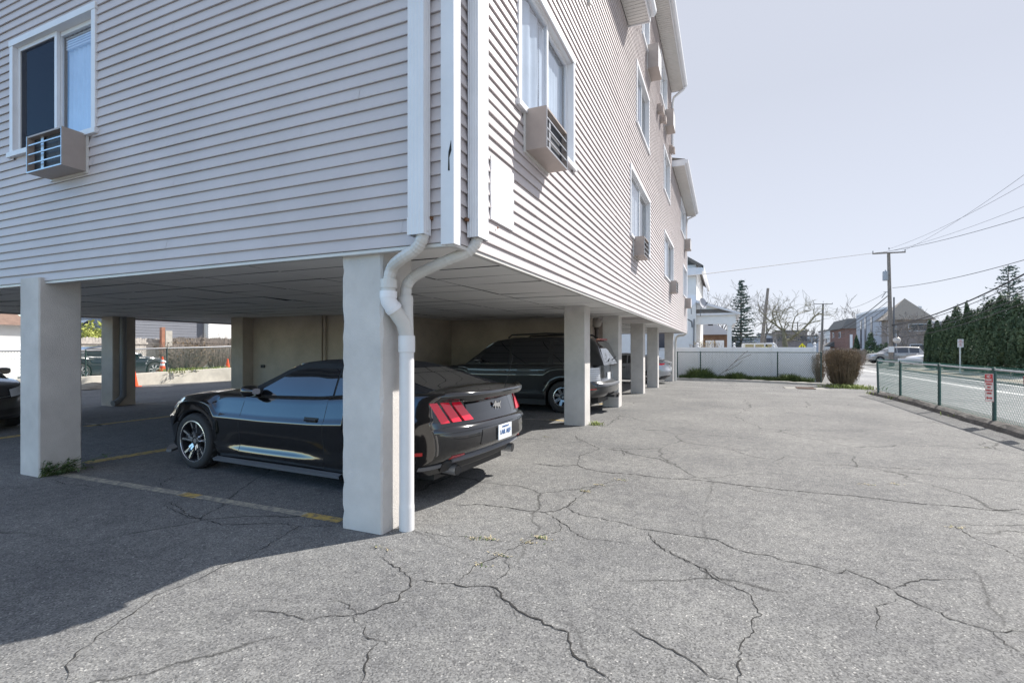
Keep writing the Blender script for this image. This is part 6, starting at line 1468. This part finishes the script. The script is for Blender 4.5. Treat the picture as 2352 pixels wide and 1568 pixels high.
# ================================================================== BEHIND THE CAR PORT (left)
rw = [(-24.6, 1.0), (-22.3, 11.0), (-21.15, 16.3), (-20.2, 21.0), (-19.6, 26)]
rz_ = [.38, .43, .6, .66, .68]
t = thing('retaining_wall', 'low sunlit concrete retaining wall behind the car port', 'wall', (rw[1][0], rw[1][1], 0)); mb = MB()
rows = []
for (x, y), z_ in zip(rw, rz_): rows.append([(x + .0, y, -.1), (x, y, z_), (x - .28, y, z_), (x - .28, y, -.1)])
mb.grid(rows); mb.build('wall', mat('pale_concrete', (.74,.70,.61), .85, var=.2, vscale=1.3, bump=.3), t)  # concrete base colour raised so the sunlit wall looks blown out
mb = MB(); rows = [[(x - .26, y, z_ - .12 if i > 1 else .2) , (-70, y, .25)] for i, ((x, y), z_) in enumerate(zip(rw, rz_))]; mb.grid(rows); tag(mb.build('upper_lot', mat('pale_lot', (.42,.41,.39), .9, var=.12, vscale=1), None), kind='structure')
p = onZ(62, 910); mb = MB(); t = thing('concrete_block', 'small pale concrete block at the end of the retaining wall', 'block', (-19.6, 9.2, 0)); q_ = at(62, 887, 18.5); mb.box(q_.x - .2, q_.x + .2, q_.y - .2, q_.y + .2, -.05, at(62, 864, 18.5).z); mb.build('block', M['concrete'], t, bevel=.02)
# rubble and a mound of dirt
q_ = onZ(215, 893); mb = MB(); n = 18
rows = [[(q_.x + math.cos(2*math.pi*j/n) * r_, q_.y + math.sin(2*math.pi*j/n) * r_ * 1.6, h_ + rng.uniform(0, .03)) for j in range(n)] for r_, h_ in ((.5, 0.), (.34, .12), (.15, .2), (.01, .22))]
mb.grid(rows, close=True); tag(mb.build('gravel_heap', M['soil'], None, smooth=True), 'small dark heap of dirt at the foot of the retaining wall', 'heap')
wpts = []
for (x0, y0), (x1, y1), za, zb in zip(rw[:-1], rw[1:], rz_[:-1], rz_[1:]):
    for k in range(2): wpts.append((x0 + (x1 - x0) * k / 2 - .14, y0 + (y1 - y0) * k / 2))
def wb(x, y):
    for (x0, y0), (x1, y1), za, zb in zip(rw[:-1], rw[1:], rz_[:-1], rz_[1:]):
        if y0 <= y <= y1: return za + (zb - za) * (y - y0) / (y1 - y0)
    return .5
chain_fence('chain_link_fence', 'green chain link fence with a pale top rail on the retaining wall', [p_ for p_ in wpts if p_[1] > 4], M['steel'], M['greenwire'], M['post_dark'], 1.0, .03, .028, cell=.075, wr=.0032, base=wb)
def cone(label, x, y, z, h_, bands=False, group='orange traffic cones'):
    t = thing('traffic_cone', label, 'traffic cone', (x, y, z), 0, group); k = h_ / .7
    mb = MB(); mb.box(x - .18*k, x + .18*k, y - .18*k, y + .18*k, z, z + .035*k); mb.build('base', M['orange'], t, bevel=.01)
    R_ = lambda s: (.135 - .108 * s) * k
    cuts = [(0, .32, 0), (.32, .5, 1), (.5, .6, 0), (.6, .76, 1), (.76, 1., 0)] if bands else [(0, 1, 0)]
    for a, b, w_ in cuts:
        mb = MB(); mb.lathe([(R_(a), z*0 + .035*k + a * .66*k), (R_(b), .035*k + b * .66*k)] + ([(0, .035*k + .66*k)] if b == 1 else []), 20, (x, y, z)); mb.build('reflective_band' if w_ else 'cone_body', M['cone_white'] if w_ else M['orange'], t, smooth=False)
c0 = onZ(316, 884); cone('plain orange traffic cone on the asphalt before the retaining wall', -21.3, 12.05, 0, .72)
c1 = at(373, 851.5, 21.9); cone('orange traffic cone with white bands on top of the retaining wall', c1.x, c1.y, c1.z, .64, True)
c2 = at(523, 841, 26); cone('small distant orange traffic cone by the bare shrubs', c2.x, c2.y, .25, .72)
# shrubs, boards and houses beyond
p = at(425, 840, 25.5); twig_bush('bush', 'brown bare shrub beside the banded cone', (p.x, p.y, .25), 1.5, 1.2, 1.75, 420, 31, m='twig2', r=.009, bud=budm, buds=700, bs=.05, flat=.6)
p = at(505, 838, 27); twig_bush('bush', 'smaller leafless shrub at the right of the brown one', (p.x, p.y, .25), 1.3, 1.0, 2.2, 260, 33, m='twig2', r=.009, flat=.5)
blades('weeds', M['lush'], lambda q: (-21.6 + q.uniform(-.9, .1) + .0, 13.6 + q.uniform(0, 3.8), .45), 800, .2, .55, 35, 'bright grass along the top of the retaining wall', 'weeds', w=.012)
for ob in [o for o in scene.objects if o.get('label', '').startswith('bright grass along')]: ob.location.z += .45
FXW = -31.0
def board_fence(label, ya, yb, h_, m):
    t = thing('board_fence', label, 'fence', (FXW, ya, .25)); mb = MB(); y = ya; q = random.Random(4)
    while y < yb: hh = h_ + q.uniform(-.03, .03); mb.prism([(FXW, y, .2), (FXW, y + .135, .2), (FXW, y + .135, hh - .05), (FXW, y + .07, hh), (FXW, y, hh - .05)], (.03, 0, 0)); y += .145
    mb.build('boards', m, t); mb = MB()
    for z_ in (.6, h_ - .3): mb.box(FXW + .031, FXW + .09, ya, yb, z_ - .05, z_ + .05)
    mb.build('rails', m, t)
    k = ya
    while k < yb: mb = MB(); mb.box(FXW + .031, FXW + .15, k - .06, k + .06, .2, h_ - .08); mb.build('post', m, t); k += 2.4
ym = onX(371, 780, FXW).y
board_fence('weathered grey board fence behind the dark navy sedan', onX(150, 780, FXW).y, ym, 2.1, M['wood']); board_fence('board fence coloured dark as in shadow behind the bare shrubs', ym + .1, onX(600, 780, FXW).y, 2.2, M['wood_shaded'])
mb = MB(); q_ = onX(373, 770, FXW + .4); t = thing('wooden_post', 'tall reddish wooden post where the two board fences meet', 'post', (q_.x, q_.y, .25)); mb.box(q_.x - .1, q_.x + .1, q_.y - .1, q_.y + .1, .2, 2.75); mb.build('post', mat('red_wood', (.3,.14,.09), .85, var=.2, vscale=5), t)
mb = MB(); mb.box(q_.x - .05, q_.x + .12, q_.y + .11, q_.y + .5, 1.6, 2.55); mb.build('notice_board', M['concrete'], t)
greyclap = mat('grey_clapboard', (.16,.17,.2), .7, var=.05, vscale=1)
t = thing('grey_house', 'grey clapboard house beyond the board fence', 'house', (-41, 21, .2)); XG = -38.0; ya, yb = onX(309, 760, XG).y, onX(466, 760, XG).y
mb = MB(); mb.box(XG - 9, XG, ya, yb, .1, 5.4); mb.build('wall', greyclap, t); mb = MB(); clap(mb, (XG + .005, ya, 0), (XG + .005, yb, 0), .2, 5.4, (1, 0, 0), .2); mb.build('clapboards', greyclap, t)
mb = MB(); mb.add([(XG + .5, ya - .4, 5.3), (XG + .5, yb + .4, 5.3), (XG - 4.5, yb + .4, 8), (XG - 4.5, ya - .4, 8), (XG - 9.5, ya - .4, 5.3), (XG - 9.5, yb + .4, 5.3)], [(0,1,2,3),(3,2,5,4)]); mb.build('roof', M['shingle'], t)
a = onX(408, 776, XG + .04); mb = MB(); mb.box(XG + .02, XG + .09, a.y - .6, a.y + .6, a.z - 1.6, a.z); w_ = mb.build('window', M['trim'], t); mb = MB(); mb.box(XG + .08, XG + .1, a.y - .45, a.y + .45, a.z - 1.45, a.z - .15); mb.build('pane', winm, w_)
t = thing('white_garage', 'white building next to the grey clapboard house', 'building', (-41, 30, .2)); y2 = onX(640, 760, XG + .5).y
mb = MB(); mb.box(XG - 8, XG + .5, yb + .1, y2, .1, 5); mb.build('wall', M['white_paint'], t); mb = MB(); clap(mb, (XG + .505, yb + .1, 0), (XG + .505, y2, 0), .2, 5, (1, 0, 0), .2); mb.build('clapboards', M['white_paint'], t)
mb = MB(); mb.add([(XG + .9, yb, 4.9), (XG + .9, y2, 4.9), (XG - 4, y2, 7), (XG - 4, yb, 7)], [(0, 1, 2, 3)]); mb.build('roof', M['shingle'], t)
# garage at the far left and the grey gable behind the yellow shrub
XW = -29.0; yE = onX(57, 800, XW).y
t = thing('white_garage', 'sunlit white garage wall with a brown roof edge at the left edge', 'building', (XW - 4, 6, .2)); mb = MB(); mb.box(XW - 8, XW, yE - 14, yE, .1, onX(40, 746, XW).z); mb.build('wall', M['white_paint'], t)
z_ = onX(40, 746, XW).z; mb = MB(); mb.add([(XW + .3, yE - 14, z_ - .02), (XW + .3, yE + .3, z_ - .02), (XW - 4, yE + .3, z_ + 1.4), (XW - 4, yE - 14, z_ + 1.4), (XW - 8.3, yE + .3, z_ - .02), (XW - 8.3, yE - 14, z_ - .02)], [(0,1,2,3),(3,2,4,5)]); mb.build('roof', mat('brown_shingle', (.2,.13,.10), .9, var=.2, vscale=6), t)
mb = MB(); mb.box(XW + .005, XW + .06, yE - 6, yE - 2.6, .25, 2.2); mb.build('garage_door', M['vinyl'], t)
t = thing('grey_house', 'small blue grey gabled house behind the yellow green shrub', 'house', (-44, 13, .2)); XQ = -44; ya, yb = onX(235, 760, XQ).y, onX(300, 760, XQ).y
mb = MB(); mb.prism([(XQ, ya - 1.5, .1), (XQ, yb, .1), (XQ, yb, 3.2), (XQ, (ya + yb) / 2 + 1.0, 5.6), (XQ, ya - 1.5, 3.2)], (-8, 0, 0)); mb.build('wall', mat('blue_grey_wall', (.25,.32,.34), .8), t)
mb = MB(); a_, m_, b_ = ya - 2.0, (ya + yb) / 2 + 1.0, yb + .5; mb.add([(XQ + .5, a_, 3.0), (XQ + .5, m_, 5.85), (XQ + .5, b_, 3.0), (XQ - 8, a_, 3.0), (XQ - 8, m_, 5.85), (XQ - 8, b_, 3.0)], [(0, 1, 4, 3), (1, 2, 5, 4)]); mb.build('roof', M['trim'], t)
p = at(228, 772, 33); t = thing('bush', 'yellow green leafy shrub above the weathered board fence', 'bush', (p.x, p.y, .25)); leaf_cloud('foliage', mat('olive_leaf', (.22,.26,.04), .7, var2=(.45,.46,.12), vscale=1.5), t, (p.x, p.y, p.z - .3), (1.6, 1.6, 1.3), 1500, .13, 99, shell=.4)
mb = MB(); mb.tube([(p.x, p.y, .2), (p.x, p.y, p.z)], .05, 6); mb.build('trunk', M['bark'], t)

# bare vine on the chain link fence and the brown house seen through the porch
VA = lambda x, y: onY(1531 + x * .24406, 566.5 + y * .24406, 28.98)
t = thing('vine', 'bare vine trained across the dark chain link fence', 'vine', (VA(490, 1205).x, 28.98, G(0, 28.98))); q = random.Random(12)
mb = MB()
for l in ([(490,1205),(560,1165),(600,1130),(625,1100),(650,1075),(700,1050),(760,1030),(800,1008)], [(640,1085),(690,1040),(730,1005),(760,985)], [(560,1165),(610,1150),(660,1110),(720,1070)], [(250,1160),(300,1175),(330,1150)], [(1080,1215),(1120,1215),(1125,1190)]):
    mb.tube([VA(x + q.uniform(-6, 6), y + q.uniform(-6, 6)) for x, y in l], .013, 5)
mb.build('stems', M['bark'], t)
a, b = at(1618, 770, 62), at(1668, 770, 62); t = thing('brown_house', 'brown house glimpsed through the white porch', 'house', ((a.x + b.x) / 2, a.y + 4, -.2))
mb = MB(); mb.box(a.x - 1.5, b.x + .2, a.y, a.y + 8, -.3, 3.2); mb.build('wall', mat('brown_siding', (.17,.10,.065), .9, var=.2, vscale=2), t)
mb = MB(); mb.prism([(a.x - 2, a.y - .6, 3.2), (b.x + .7, a.y - .6, 3.2), ((a.x + b.x) / 2 - .5, a.y - .6, 4.9)], (0, 9, 0)); mb.build('roof', M['greywall'], t)
for k in (.25, .7): x = a.x + (b.x - a.x) * k; mb = MB(); mb.box(x - .5, x + .5, a.y - .06, a.y + .02, 1.2, 2.5); mb.build('window', M['trim'], t)
